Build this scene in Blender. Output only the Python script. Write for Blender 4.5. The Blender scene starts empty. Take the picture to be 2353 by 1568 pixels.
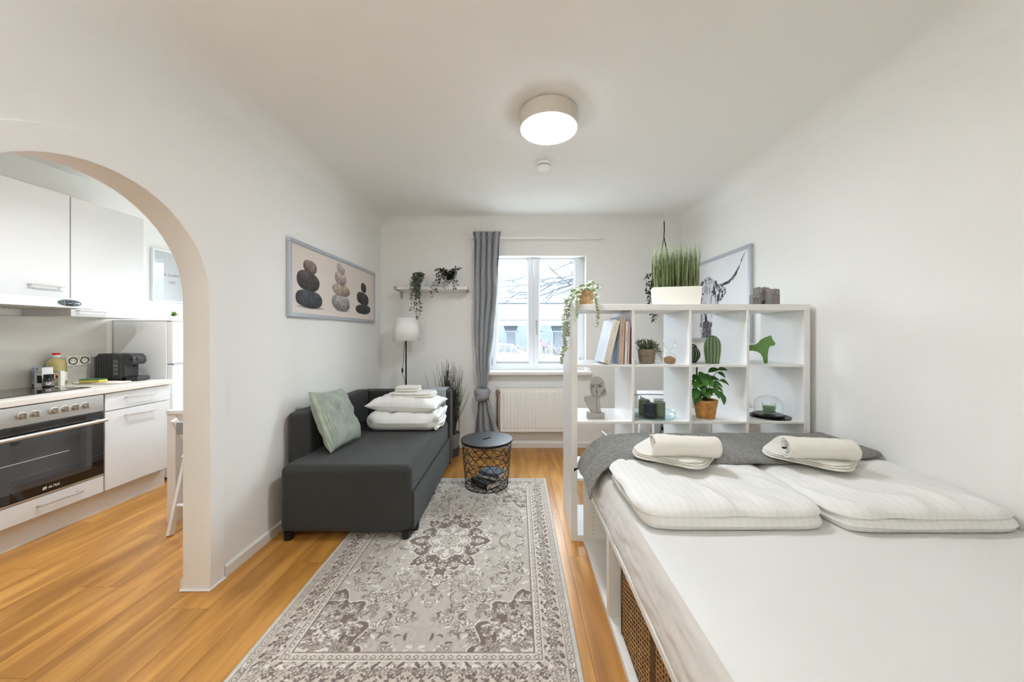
import bpy, bmesh, math, random
import numpy as np
from mathutils import Vector, Matrix, noise as mnoise

# ------------------------------------------------------------------ camera
F_PX, CX, CY, CAM_H = 812.0, 1190.0, 767.0, 1.281
IMG_W, IMG_H = 2353.0, 1568.0
scene = bpy.context.scene
COL = scene.collection
cam_d = bpy.data.cameras.new('camera')
cam = bpy.data.objects.new('camera', cam_d)
COL.objects.link(cam)
cam.location = (0, 0, CAM_H)
cam.rotation_euler = (math.pi / 2, 0, 0)
cam_d.sensor_width = 36.0
cam_d.lens = F_PX / IMG_W * 36.0
cam_d.shift_x = -(CX - IMG_W / 2) / IMG_W
cam_d.shift_y = (CY - IMG_H / 2) / IMG_W
cam_d.clip_start = 0.02
cam_d.clip_end = 300
scene.camera = cam

# ------------------------------------------------------------------ sky, exposure
SKY_STRENGTH = 9.5
LAMP_STRENGTH = 32.0
KITCHEN_STRENGTH = 132.0
FILL_STRENGTH = 185.0  # output of the added fill lamp behind the camera
world = bpy.data.worlds.new('overcast_sky')
scene.world = world
world.use_nodes = True
wn = world.node_tree
wn.nodes.clear()
w_out = wn.nodes.new('ShaderNodeOutputWorld')
w_bg = wn.nodes.new('ShaderNodeBackground')
w_bg.inputs['Color'].default_value = (0.76, 0.88, 1.0, 1)
w_bg.inputs['Strength'].default_value = SKY_STRENGTH
wn.links.new(w_bg.outputs[0], w_out.inputs[0])

def portal(name, loc, sx, sz):
    """A sky portal in a window opening: it guides sampling and gives off no light."""
    d = bpy.data.lights.new(name, 'AREA')
    d.shape = 'RECTANGLE'; d.size = sx; d.size_y = sz
    d.cycles.is_portal = True
    o = bpy.data.objects.new(name, d)
    COL.objects.link(o)
    o.location = loc
    o.rotation_euler = (-math.pi / 2, 0, 0)
    return o
portal('window_portal', (0.21, 4.24, 1.56), 1.1, 1.42)
portal('window_portal', (-2.55, 4.24, 1.60), 1.1, 1.35)

vs = scene.view_settings
vs.view_transform = 'Standard'
vs.look = 'None'
vs.exposure = 1.54
vs.gamma = 1.0
vs.use_curve_mapping = False
scene.cycles.use_denoising = True
scene.cycles.use_adaptive_sampling = True
scene.cycles.adaptive_threshold = 0.04
scene.cycles.max_bounces = 8
scene.cycles.diffuse_bounces = 5
scene.cycles.glossy_bounces = 3
scene.cycles.transmission_bounces = 4
scene.cycles.transparent_max_bounces = 10
scene.cycles.caustics_reflective = False
scene.cycles.caustics_refractive = False
scene.cycles.sample_clamp_indirect = 6.0

# ------------------------------------------------------------------ helpers
def P(x, y, d):
    """Point at depth d (metres from the lens) on the ray through photo pixel x, y."""
    return Vector(((x - CX) * d / F_PX, d, CAM_H - (y - CY) * d / F_PX))

def lin(c):
    if isinstance(c, str):
        c = tuple(int(c[i:i + 2], 16) / 255 for i in (0, 2, 4))
    return tuple(v / 12.92 if v <= 0.04045 else ((v + 0.055) / 1.055) ** 2.4 for v in c)

MATS = {}
def mat(name, col='ffffff', rough=0.5, metal=0.0, spec=0.5, trans=0.0, ior=1.45, emit=None, estr=0.0,
        var=None, bump=None, sheen=0.0, coat=0.0, alpha=1.0, aniso=0.0):
    """Principled material; var=(scale, amount, stretch) mottles the colour, bump=(scale, strength, stretch) gives fine relief."""
    m = bpy.data.materials.new(name)
    m.use_nodes = True
    nt = m.node_tree
    b = nt.nodes['Principled BSDF']
    c = lin(col)
    b.inputs['Base Color'].default_value = (*c, 1)
    b.inputs['Roughness'].default_value = rough
    b.inputs['Metallic'].default_value = metal
    b.inputs['Specular IOR Level'].default_value = spec
    b.inputs['Transmission Weight'].default_value = trans
    b.inputs['IOR'].default_value = ior
    b.inputs['Alpha'].default_value = alpha
    b.inputs['Sheen Weight'].default_value = sheen
    b.inputs['Coat Weight'].default_value = coat
    b.inputs['Coat Roughness'].default_value = 0.08
    if emit:
        b.inputs['Emission Color'].default_value = (*lin(emit), 1)
        b.inputs['Emission Strength'].default_value = estr
    tc = None
    def coords(stretch):
        nonlocal tc
        tc = tc or nt.nodes.new('ShaderNodeTexCoord')
        mp = nt.nodes.new('ShaderNodeMapping')
        mp.inputs['Scale'].default_value = stretch
        nt.links.new(tc.outputs['Object'], mp.inputs['Vector'])
        return mp.outputs[0]
    if var:
        n = nt.nodes.new('ShaderNodeTexNoise')
        n.inputs['Scale'].default_value = var[0]
        n.inputs['Detail'].default_value = 4
        nt.links.new(coords(var[2] if len(var) > 2 else (1, 1, 1)), n.inputs['Vector'])
        r = nt.nodes.new('ShaderNodeValToRGB')
        a = var[1]
        r.color_ramp.elements[0].position = 0.3
        r.color_ramp.elements[1].position = 0.7
        r.color_ramp.elements[0].color = (*[v * (1 - a) for v in c], 1)
        r.color_ramp.elements[1].color = (*[min(1, v * (1 + a)) for v in c], 1)
        nt.links.new(n.outputs['Fac'], r.inputs['Fac'])
        nt.links.new(r.outputs['Color'], b.inputs['Base Color'])
    if bump:
        n = nt.nodes.new('ShaderNodeTexNoise')
        n.inputs['Scale'].default_value = bump[0]
        n.inputs['Detail'].default_value = 3
        nt.links.new(coords(bump[2] if len(bump) > 2 else (1, 1, 1)), n.inputs['Vector'])
        bp = nt.nodes.new('ShaderNodeBump')
        bp.inputs['Strength'].default_value = bump[1]
        bp.inputs['Distance'].default_value = 0.004
        nt.links.new(n.outputs['Fac'], bp.inputs['Height'])
        nt.links.new(bp.outputs['Normal'], b.inputs['Normal'])
    MATS[name] = m
    return m

def wave_bump(m, scale, strength, direction='X', dist=0.004, coord='Object'):
    """Regular ribs as fine relief (corduroy, damask stripes)."""
    nt = m.node_tree
    b = nt.nodes['Principled BSDF']
    tc = nt.nodes.new('ShaderNodeTexCoord')
    w = nt.nodes.new('ShaderNodeTexWave')
    w.bands_direction = direction
    w.inputs['Scale'].default_value = scale
    w.inputs['Distortion'].default_value = 0.3
    nt.links.new(tc.outputs[coord], w.inputs['Vector'])
    bp = nt.nodes.new('ShaderNodeBump')
    bp.inputs['Strength'].default_value = strength
    bp.inputs['Distance'].default_value = dist
    nt.links.new(w.outputs['Fac'], bp.inputs['Height'])
    nt.links.new(bp.outputs['Normal'], b.inputs['Normal'])
    return w

def color_attr_mat(name, rough=0.8, bump=None, spec=0.3, sheen=0.0, coat=0.0):
    m = bpy.data.materials.new(name)
    m.use_nodes = True
    nt = m.node_tree
    b = nt.nodes['Principled BSDF']
    a = nt.nodes.new('ShaderNodeAttribute')
    a.attribute_name = 'Col'
    nt.links.new(a.outputs['Color'], b.inputs['Base Color'])
    b.inputs['Roughness'].default_value = rough
    b.inputs['Specular IOR Level'].default_value = spec
    b.inputs['Sheen Weight'].default_value = sheen
    b.inputs['Coat Weight'].default_value = coat
    b.inputs['Coat Roughness'].default_value = 0.03
    if bump:
        n = nt.nodes.new('ShaderNodeTexNoise')
        n.inputs['Scale'].default_value = bump[0]
        bp = nt.nodes.new('ShaderNodeBump')
        bp.inputs['Strength'].default_value = bump[1]
        bp.inputs['Distance'].default_value = 0.003
        tc = nt.nodes.new('ShaderNodeTexCoord')
        nt.links.new(tc.outputs['Object'], n.inputs['Vector'])
        nt.links.new(n.outputs['Fac'], bp.inputs['Height'])
        nt.links.new(bp.outputs['Normal'], b.inputs['Normal'])
    MATS[name] = m
    return m

class MB:
    """Collects vertices and faces of one mesh."""
    def __init__(self):
        self.v, self.f = [], []
    def add(self, vs, fs):
        o = len(self.v)
        self.v += [tuple(p) for p in vs]
        self.f += [tuple(i + o for i in f) for f in fs]
        return self
    def box(self, x0, x1, y0, y1, z0, z1):
        return self.add([(x0, y0, z0), (x1, y0, z0), (x1, y1, z0), (x0, y1, z0), (x0, y0, z1), (x1, y0, z1), (x1, y1, z1), (x0, y1, z1)],
                        [(0, 3, 2, 1), (4, 5, 6, 7), (0, 1, 5, 4), (1, 2, 6, 5), (2, 3, 7, 6), (3, 0, 4, 7)])
    def lathe(self, prof, n=32, c=(0, 0, 0), axis='Z', caps=True):
        vs, fs = [], []
        for r, h in prof:
            for k in range(n):
                a = 2 * math.pi * k / n
                p = (r * math.cos(a), r * math.sin(a), h)
                if axis == 'X': p = (h, p[0], p[1])
                elif axis == 'Y': p = (p[1], h, p[0])
                vs.append((p[0] + c[0], p[1] + c[1], p[2] + c[2]))
        m = len(prof)
        for i in range(m - 1):
            for k in range(n):
                k2 = (k + 1) % n
                fs.append((i * n + k, i * n + k2, (i + 1) * n + k2, (i + 1) * n + k))
        if caps:
            if prof[0][0] > 1e-6: fs.append(tuple(reversed(range(n))))
            if prof[-1][0] > 1e-6: fs.append(tuple(range((m - 1) * n, m * n)))
        return self.add(vs, fs)
    def cyl(self, c, r, h, n=24, axis='Z', r2=None):
        return self.lathe([(r, 0), (r if r2 is None else r2, h)], n, c, axis)
    def tube(self, pts, r, n=8, closed=False, caps=True):
        pts = [Vector(p) for p in pts]
        m = len(pts)
        rs = r if isinstance(r, (list, tuple)) else [r] * m
        vs, fs = [], []
        up = None
        for i, p in enumerate(pts):
            a = pts[(i - 1) % m] if (closed or i > 0) else pts[i]
            b = pts[(i + 1) % m] if (closed or i < m - 1) else pts[i]
            t = b - a
            if t.length < 1e-9: t = Vector((0, 0, 1))
            t.normalize()
            if up is None:
                up = Vector((0, 0, 1)) if abs(t.z) < 0.9 else Vector((1, 0, 0))
            s = t.cross(up)
            if s.length < 1e-6:
                s = t.cross(Vector((0.3, 1, 0.2)))
            s.normalize()
            up = s.cross(t).normalized()
            for k in range(n):
                an = 2 * math.pi * k / n
                vs.append(p + (s * math.cos(an) + up * math.sin(an)) * rs[i])
        for i in range(m if closed else m - 1):
            j = (i + 1) % m
            for k in range(n):
                k2 = (k + 1) % n
                fs.append((i * n + k, i * n + k2, j * n + k2, j * n + k))
        if caps and not closed:
            fs.append(tuple(reversed(range(n))))
            fs.append(tuple(range((m - 1) * n, m * n)))
        return self.add(vs, fs)
    def prism(self, poly, a, b, axis='Y'):
        """Extrude a 2-D outline between a and b along an axis; outline axes are the two others in order."""
        n = len(poly)
        def q(p, h):
            if axis == 'Y': return (p[0], h, p[1])
            if axis == 'X': return (h, p[0], p[1])
            return (p[0], p[1], h)
        vs = [q(p, a) for p in poly] + [q(p, b) for p in poly]
        fs = [tuple(range(n)), tuple(reversed(range(n, 2 * n)))]
        for i in range(n):
            j = (i + 1) % n
            fs.append((i, i + n, j + n, j))
        return self.add(vs, fs)
    def grid(self, fn, nu, nv, cu=False, cv=False):
        vs, fs = [], []
        for j in range(nv):
            for i in range(nu):
                vs.append(fn(i / (nu if cu else nu - 1), j / (nv if cv else nv - 1)))
        for j in range(nv if cv else nv - 1):
            for i in range(nu if cu else nu - 1):
                i2, j2 = (i + 1) % nu, (j + 1) % nv
                fs.append((j * nu + i, j * nu + i2, j2 * nu + i2, j2 * nu + i))
        return self.add(vs, fs)
    def sphere(self, c, rx, ry=None, rz=None, n=16, m=10):
        ry = ry or rx; rz = rz or rx
        vs = [(c[0], c[1], c[2] - rz)]
        for j in range(1, m):
            t = -math.pi / 2 + math.pi * j / m
            for k in range(n):
                a = 2 * math.pi * k / n
                vs.append((c[0] + rx * math.cos(t) * math.cos(a), c[1] + ry * math.cos(t) * math.sin(a), c[2] + rz * math.sin(t)))
        vs.append((c[0], c[1], c[2] + rz))
        fs = [(0, 1 + (k + 1) % n, 1 + k) for k in range(n)]
        for j in range(m - 2):
            for k in range(n):
                k2 = (k + 1) % n
                fs.append((1 + j * n + k, 1 + j * n + k2, 1 + (j + 1) * n + k2, 1 + (j + 1) * n + k))
        t = len(vs) - 1
        fs += [(t, 1 + (m - 2) * n + k, 1 + (m - 2) * n + (k + 1) % n) for k in range(n)]
        return self.add(vs, fs)
    def leaf(self, p, d, nrm, L, W, bend=0.15):
        """A small pointed leaf, folded along its midrib."""
        p, d = Vector(p), Vector(d).normalized()
        s = d.cross(Vector(nrm))
        if s.length < 1e-5: s = d.cross(Vector((0.31, 0.5, 0.8)))
        s.normalize()
        n = s.cross(d).normalized()
        tip = p + d * L - n * L * bend
        m1 = p + d * L * 0.35
        m2 = p + d * L * 0.7 - n * L * bend * 0.4
        return self.add([p, m1 + s * W * .5 + n * W * .12, m2 + s * W * .42 + n * W * .1, tip, m2 - s * W * .42 + n * W * .1, m1 - s * W * .5 + n * W * .12, m1, m2],
                        [(0, 1, 6), (0, 6, 5), (1, 2, 7, 6), (6, 7, 4, 5), (2, 3, 7), (7, 3, 4)])

def link(o, parent=None):
    COL.objects.link(o)
    if parent is not None: o.parent = parent
    return o

def obj(name, mb, material, parent=None, smooth=False, bevel=0, seg=2, world=False, sub=0, solid=0, angle=0.7):
    me = bpy.data.meshes.new(name)
    vs = mb.v
    if world and parent is not None:
        off = parent.location.copy()
        pp = parent.parent
        while pp is not None:
            off += pp.location; pp = pp.parent
        vs = [(v[0] - off.x, v[1] - off.y, v[2] - off.z) for v in vs]
    me.from_pydata(vs, [], mb.f)
    me.materials.append(MATS[material] if isinstance(material, str) else material)
    bm = bmesh.new(); bm.from_mesh(me)
    bmesh.ops.recalc_face_normals(bm, faces=bm.faces)
    if smooth:
        for e in bm.edges:
            if len(e.link_faces) == 2 and e.calc_face_angle(0) > angle: e.smooth = False
        for f in bm.faces: f.smooth = True
    bm.to_mesh(me); bm.free()
    o = bpy.data.objects.new(name, me)
    link(o, parent)
    if solid:
        m = o.modifiers.new('solid', 'SOLIDIFY'); m.thickness = solid; m.offset = 0
    if bevel:
        m = o.modifiers.new('bevel', 'BEVEL'); m.width = bevel; m.segments = seg; m.limit_method = 'ANGLE'; m.angle_limit = 0.6
        if seg > 1:
            for f in me.polygons: f.use_smooth = True
            w = o.modifiers.new('wn', 'WEIGHTED_NORMAL'); w.keep_sharp = True
    if sub:
        m = o.modifiers.new('sub', 'SUBSURF'); m.levels = sub; m.render_levels = sub
        for f in me.polygons: f.use_smooth = True
    return o

def tag(o, label, cat, group=None, kind=None):
    o['label'] = label; o['category'] = cat
    if group: o['group'] = group
    if kind: o['kind'] = kind
    return o

def thing(name, label, cat, loc=(0, 0, 0), rz=0, group=None):
    o = bpy.data.objects.new(name, None)
    o.empty_display_size = 0.05
    COL.objects.link(o)
    o.location = loc
    o.rotation_euler = (0, 0, rz)
    return tag(o, label, cat, group)

def struct(name, mb, material, parent=None, **kw):
    o = obj(name, mb, material, parent, **kw)
    if parent is None: o['kind'] = 'structure'
    return o

def stuff(o):
    o['kind'] = 'stuff'; return o

def copy_tree(o, parent=None):
    c = o.copy(); COL.objects.link(c)
    c.parent = parent
    for ch in list(o.children): copy_tree(ch, c)
    return c

def text_mesh(s, size, extrude=0.0005, shear=0.0, align='CENTER', space=1.0):
    cu = bpy.data.curves.new('lettering', 'FONT')
    cu.body = s; cu.size = size; cu.extrude = extrude; cu.shear = shear
    cu.align_x = align; cu.align_y = 'CENTER'; cu.space_character = space
    o = bpy.data.objects.new('lettering', cu)
    COL.objects.link(o)
    dg = bpy.context.evaluated_depsgraph_get()
    me = bpy.data.meshes.new_from_object(o.evaluated_get(dg))
    bpy.data.objects.remove(o)
    return me

def lettering(s, size, material, parent, matrix, **kw):
    """Raised lettering: text lies in its local xy plane, placed by matrix in the parent's space."""
    me = text_mesh(s, size, **kw)
    me.transform(matrix)
    me.materials.clear(); me.materials.append(MATS[material])
    o = bpy.data.objects.new('lettering', me)
    return link(o, parent)

def print_marks(n, size, material, parent, matrix, seed=1):
    """A line of print too small to read: n little strokes of uneven width and height, centred on the matrix origin."""
    rg_ = random.Random(seed)
    mb = MB(); x = 0.0; cells = []
    for k in range(n):
        w = size * rg_.uniform(.28, .6)
        if rg_.random() < .14 and 0 < k < n - 1: x += size * .35
        cells.append((x, w, size * rg_.choice([.5, .5, .7]))); x += w + size * .12
    for a, w, h in cells:
        mb.box(a - x / 2, a - x / 2 + w * .3, -size * .3, -size * .3 + h, 0, .0005)
        mb.box(a - x / 2, a - x / 2 + w, -size * .3 + h * .42, -size * .3 + h * .62, 0, .0005)
    o = obj('print_line', mb, material, parent)
    o.data.transform(matrix)
    return o

def basis(o, x, y, z):
    m = Matrix((Vector(x), Vector(y), Vector(z))).transposed().to_4x4()
    m.translation = Vector(o)
    return m

def nz(x, y, z=0.0, s=1.0):
    return mnoise.noise(Vector((x * s, y * s, z * s)))

def vnoise(x, y, scale, seed=0):
    """Smooth value noise over numpy arrays, about -1..1."""
    rng = np.random.RandomState(seed)
    t = rng.rand(64, 64) * 2 - 1
    xs, ys = np.asarray(x) * scale, np.asarray(y) * scale
    xi, yi = np.floor(xs).astype(int), np.floor(ys).astype(int)
    fx, fy = xs - xi, ys - yi
    fx = fx * fx * (3 - 2 * fx); fy = fy * fy * (3 - 2 * fy)
    g = lambda a, b: t[a % 64, b % 64]
    return (g(xi, yi) * (1 - fx) + g(xi + 1, yi) * fx) * (1 - fy) + (g(xi, yi + 1) * (1 - fx) + g(xi + 1, yi + 1) * fx) * fy

def painted_sheet(name, w, h, img, material, parent=None, wav=None):
    """A flat sheet in its local xy plane (0..w, 0..h) whose vertices carry the printed colours img[ny, nx, 3] (sRGB 0..1)."""
    ny, nx = img.shape[:2]
    X, Y = np.meshgrid(np.linspace(0, w, nx), np.linspace(0, h, ny))
    Z = np.zeros_like(X) if wav is None else wav
    me = bpy.data.meshes.new(name)
    me.vertices.add(nx * ny)
    me.vertices.foreach_set('co', np.stack([X, Y, Z], -1).ravel().astype(np.float32))
    idx = np.arange(nx * ny).reshape(ny, nx)
    q = np.stack([idx[:-1, :-1], idx[:-1, 1:], idx[1:, 1:], idx[1:, :-1]], -1).reshape(-1, 4)
    me.loops.add(q.size)
    me.loops.foreach_set('vertex_index', q.ravel().astype(np.int32))
    me.polygons.add(len(q))
    me.polygons.foreach_set('loop_start', (np.arange(len(q)) * 4).astype(np.int32))
    me.update(calc_edges=True)
    c = np.clip(img.reshape(-1, 3), 0, 1)
    c = np.where(c <= 0.04045, c / 12.92, ((c + 0.055) / 1.055) ** 2.4)
    at = me.color_attributes.new('Col', 'FLOAT_COLOR', 'POINT')
    at.data.foreach_set('color', np.concatenate([c, np.ones((len(c), 1))], 1).ravel().astype(np.float32))
    me.materials.append(MATS[material])
    o = bpy.data.objects.new(name, me)
    return link(o, parent)

def erode_edges(u, r):
    """0 at the rim, 1 inside: a quarter-round edge profile."""
    return 1.0 if u >= r else math.sqrt(max(0.0, 1 - (1 - u / r) ** 2))

def soft_slab(mb, x0, x1, y0, y1, zb, th, r, corner=0.06, nu=60, nv=60, wr=0.006, ws=9.0, seed=0.0, sag=None, bot=0.0, top=None, warp=None):
    """A soft, folded-cloth slab: rounded plan and rim, wrinkled top. zb may be a function of x, y."""
    w, d = x1 - x0, y1 - y0
    zf = zb if callable(zb) else (lambda x, y: zb)
    def pt(u, v, s):
        a, b = 2 * u - 1, 2 * v - 1
        # squircle map rounds the corners in plan
        px = a * (1 - corner / (w * .5) * b ** 8 * abs(a))
        py = b * (1 - corner / (d * .5) * a ** 8 * abs(b))
        x = x0 + w * (px + 1) / 2
        y = y0 + d * (py + 1) / 2
        du = min(u, 1 - u) * w; dv = min(v, 1 - v) * d
        e = erode_edges(du, r) * erode_edges(dv, r)
        n = nz(x * ws + seed, y * ws, seed) * wr + nz(x * ws * 2.3, y * ws * 2.3 + seed, 3 + seed) * wr * .45
        if s > 0:
            t = th * (0.5 + 0.5 * e) + n * e
            if top: t += top(x, y) * e
            x += n * (1 - e) * 1.2
            y += nz(x * ws, 7 + seed, seed) * wr * (1 - e) * 1.2
            return (x, y, zf(x, y) + t)
        return (x, y, zf(x, y) + th * bot * (0.5 - .5 * e) + th * 0.5 * (1 - e))
    wp = warp or (lambda p: p)
    mb.grid(lambda u, v: wp(pt(u, v, 1)), nu, nv)
    mb.grid(lambda u, v: wp(pt(1 - u, v, -1)), nu, nv)
    return mb
# ------------------------------------------------------------------ materials
mat('wall_paint', 'f3f1eb', 0.9, bump=(180, 0.05), spec=0.2)
mat('ceiling_paint', 'f4f2ec', 0.92, spec=0.15)
mat('white_lacquer', 'efede9', 0.35)
mat('white_foil', 'eae6de', 0.4, var=(3, 0.01))
mat('white_plastic', 'f2f1ee', 0.3)
mat('window_white', 'eef1f5', 0.28)
mat('dark_rubber', '151515', 0.7)
mat('black_metal', '121314', 0.42, metal=0.3)
mat('black_plastic', '151516', 0.4)
mat('chrome', 'd5d5d3', 0.16, metal=1.0)
mat('brushed_steel', 'c6c4c0', 0.32, metal=1.0, bump=(60, 0.05, (1, 1, 14)))
mat('satin_steel', 'cfcac2', 0.35, metal=0.85)
mat('nickel', 'aaa296', 0.38, metal=0.8)
mat('brass', 'b09468', 0.3, metal=0.9)
mat('copper', 'b4643c', 0.32, metal=0.9)
mat('dark_hole', '1c1a18', 0.9)
def thin_glass(name, tint='ffffff', ior=1.45, gain=1.0, edge=4.0):
    """Thin clear sheet: lets light straight through, mirrors at grazing angles."""
    m = bpy.data.materials.new(name)
    m.use_nodes = True
    nt = m.node_tree
    nt.nodes.clear()
    out = nt.nodes.new('ShaderNodeOutputMaterial')
    mix = nt.nodes.new('ShaderNodeMixShader')
    tr = nt.nodes.new('ShaderNodeBsdfTransparent'); tr.inputs['Color'].default_value = (*lin(tint), 1)
    gl = nt.nodes.new('ShaderNodeBsdfGlossy'); gl.inputs['Roughness'].default_value = 0.01
    lw = nt.nodes.new('ShaderNodeLayerWeight'); lw.inputs['Blend'].default_value = 0.5
    pw = nt.nodes.new('ShaderNodeMath'); pw.operation = 'POWER'; pw.inputs[1].default_value = edge
    f0 = ((ior - 1) / (ior + 1)) ** 2
    mul = nt.nodes.new('ShaderNodeMath'); mul.operation = 'MULTIPLY_ADD'; mul.use_clamp = True
    mul.inputs[1].default_value = (1 - f0) * .8 * gain; mul.inputs[2].default_value = f0 * gain
    nt.links.new(lw.outputs['Facing'], pw.inputs[0])
    nt.links.new(pw.outputs[0], mul.inputs[0]); nt.links.new(mul.outputs[0], mix.inputs[0])
    nt.links.new(tr.outputs[0], mix.inputs[1]); nt.links.new(gl.outputs[0], mix.inputs[2])
    nt.links.new(mix.outputs[0], out.inputs['Surface'])
    MATS[name] = m
thin_glass('pane_glass', 'ffffff')
thin_glass('clear_glass', 'fdfefe', 1.5, 1.0, 2.8)
thin_glass('picture_glass', 'ffffff', 1.55, 2.2)
thin_glass('clear_plastic', 'fbfdfd', 1.35, 1.0, 2.5)
thin_glass('blue_glass', 'f1f8f8', 1.4, 1.0, 2.8)
mat('oven_glass', '0b0c0f', 0.03, spec=0.9, coat=0.6)
mat('oven_window', '33393f', 0.02, spec=1.0, coat=1.0)
mat('hob_glass', '0d0d0e', 0.04, spec=0.9, coat=0.5)
mat('print_white', 'f3f1ea', 0.5)
mat('print_black', '1a1a1c', 0.6)
mat('print_grey', '77746e', 0.6)
mat('print_orange', 'd9693a', 0.6)
mat('print_blue', '5c86b8', 0.6)
mat('print_red', 'b02f24', 0.6)
mat('cupboard_white', 'dcdbd8', 0.35)
mat('fridge_white', 'f4f3ef', 0.35)
mat('worktop', 'dad2c6', 0.42, var=(9, 0.05, (1, .25, 1)))
mat('splashback', 'dcd6cb', 0.5, var=(3.2, 0.07, (1, .35, 3)), bump=(40, 0.05))
mat('hood_steel', 'd9d7d3', 0.35, metal=0.5)
mat('hood_panel', '4a5055', 0.4)
mat('socket_cream', 'efeadb', 0.35)
mat('oil', 'dcc67c', 0.05, alpha=0.72)
mat('red_cap', 'd8231f', 0.35)
mat('salt_box', 'bccbda', 0.45)
mat('jar_black', '242324', 0.25, var=(60, 0.5))
mat('label_cream', 'f2eee0', 0.5)
mat('sunflower', 'e8a83c', 0.5)
mat('leaf_print', '4f8a4a', 0.5)
mat('sponge_yellow', 'd8c65a', 0.95, bump=(150, 0.6))
mat('sponge_green', '4e7a4c', 0.95, bump=(200, 0.6))
mat('cloth_cream', 'eee4d3', 0.95, sheen=0.2, bump=(220, 0.2))
mat('machine_grey', '3c3c3d', 0.38, bump=(30, 0.05))
mat('tank_plastic', '8e9191', 0.1, alpha=0.6)
mat('sofa_fabric', '3b3b39', 0.95, sheen=0.12, var=(420, 0.28), bump=(500, 0.25), spec=0.2)
mat('throw_grey_light', 'a2a6ab', 0.95, sheen=0.2, var=(300, 0.12), bump=(400, 0.2), spec=0.2)
mat('cotton_white', 'efece5', 0.85, sheen=0.15, spec=0.2)
mat('damask_white', 'eae8e2', 0.7, sheen=0.1, spec=0.25)
def damask_stripes():
    m = MATS['damask_white']; nt = m.node_tree
    w = wave_bump(m, 11.0, 0.10, 'X', 0.002)
    r = nt.nodes.new('ShaderNodeValToRGB')
    c = lin('eae8e2')
    r.color_ramp.elements[0].position = .42; r.color_ramp.elements[1].position = .58
    r.color_ramp.elements[0].color = (*[v * .972 for v in c], 1); r.color_ramp.elements[1].color = (*c, 1)
    nt.links.new(w.outputs['Fac'], r.inputs['Fac'])
    nt.links.new(r.outputs['Color'], nt.nodes['Principled BSDF'].inputs['Base Color'])
damask_stripes()
mat('sheet_white', 'e0ded8', 0.85, sheen=0.1, spec=0.2)
mat('jersey_grey', 'd2ccc4', 0.9, sheen=0.3, var=(28, 0.022, (1, .5, 2)), spec=0.2)
mat('towel', 'e9e4d9', 0.98, sheen=0.3, bump=(320, 0.5), spec=0.1)
mat('cord_green', 'aab4a3', 0.85, sheen=0.5, var=(11, 0.22), spec=0.2)
mat('throw_dark', '7d7b74', 0.95, sheen=0.15, var=(150, 0.35, (1, .35, 1)), bump=(300, 0.3), spec=0.15)
mat('throw_fringe', '3b3c3c', 0.95)
mat('curtain_grey', '949698', 0.6, sheen=0.15, spec=0.4)
mat('shade_white', 'f4f2ec', 0.85, spec=0.2)
mat('frame_silver', 'b9bec4', 0.42, metal=0.35)
mat('radiator_white', 'f4f1ea', 0.35)
mat('leaf_pale', 'b4bba0', 0.7, var=(30, 0.22))
mat('leaf_grey_green', '66725a', 0.7, var=(30, 0.25))
mat('leaf_dark', '29392a', 0.55, var=(30, 0.3))
mat('leaf_green', '3f7327', 0.45, var=(14, 0.35))
mat('leaf_fresh', '7fa544', 0.6, var=(20, 0.25))
mat('leaf_rush', '5d6a50', 0.65, var=(30, 0.3))
mat('grass_green', '6f7a4c', 0.6, var=(9, 0.35))
mat('grass_tip', 'a9bb8c', 0.7)
mat('reed_dark', '4b4c3a', 0.7, var=(12, 0.35))
mat('stem_brown', '55452f', 0.8)
mat('wicker_tan', 'c9a878', 0.7, var=(40, 0.22))
mat('wicker_orange', 'c08a48', 0.6, var=(35, 0.3))
mat('rattan', 'a37a48', 0.65, var=(40, 0.35))
mat('rattan_dark', '5e4326', 0.7, var=(30, 0.3))
mat('pot_taupe', '8d8271', 0.8, var=(50, 0.12))
mat('pot_grey', '8b8680', 0.7)
mat('planter_white', 'f1ecdf', 0.45)
mat('soil', '2c241d', 0.95, bump=(90, 0.8))
mat('concrete', '807c76', 0.85, var=(40, 0.1))
mat('concrete_light', '9c9892', 0.85)
mat('concrete_dark', '4e4c49', 0.9)
mat('stone_grey', 'b8b4ae', 0.8, var=(160, 0.14))
mat('ink', '2d2b29', 0.7)
mat('candle_green', '727c64', 0.6)
mat('candle_black', '34353c', 0.65)
mat('candle_mint', '6f9a70', 0.5)
mat('cactus_green', '53714a', 0.35)
mat('cactus_dark', '33523a', 0.3)
mat('cactus_dot', 'f2edcf', 0.5)
mat('horse_green', '67914a', 0.55, var=(60, 0.1))
mat('sand', 'a9825a', 0.9, bump=(200, 0.4))
mat('book_cream', 'e3dbcd', 0.6)
mat('book_tan', 'c2aa92', 0.65)
mat('book_bluegrey', 'b9c0d3', 0.5)
mat('book_white', 'e8edf4', 0.45)
mat('book_pink', 'd7b6c2', 0.6)
mat('book_magazine', 'dcd6c8', 0.55)
mat('book_brown', '584238', 0.7)
mat('paper_edge', 'd9cfbd', 0.9, bump=(200, 0.3, (1, 1, 30)))
mat('book_black', '18191b', 0.45)
mat('book_photo', '5c6771', 0.4, var=(22, 0.5))
mat('woven_black', '2a2a2b', 0.8)
mat('woven_white', 'b9b5ab', 0.8)
mat('seat_grey', '9a9a98', 0.6)
mat('lamp_body', 'cfc7b8', 0.45)
mat('lamp_diffuser', 'ffffff', 0.5, emit='e9f1fd', estr=LAMP_STRENGTH)
mat('kitchen_diffuser', 'ffffff', 0.5, emit='eef3fd', estr=KITCHEN_STRENGTH)
mat('fill_diffuser', 'ffffff', 0.5, emit='e9f1fd', estr=FILL_STRENGTH)
mat('render_grey', '4d5359', 0.9, var=(.6, 0.08))
mat('render_white', '686d72', 0.9)
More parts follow.
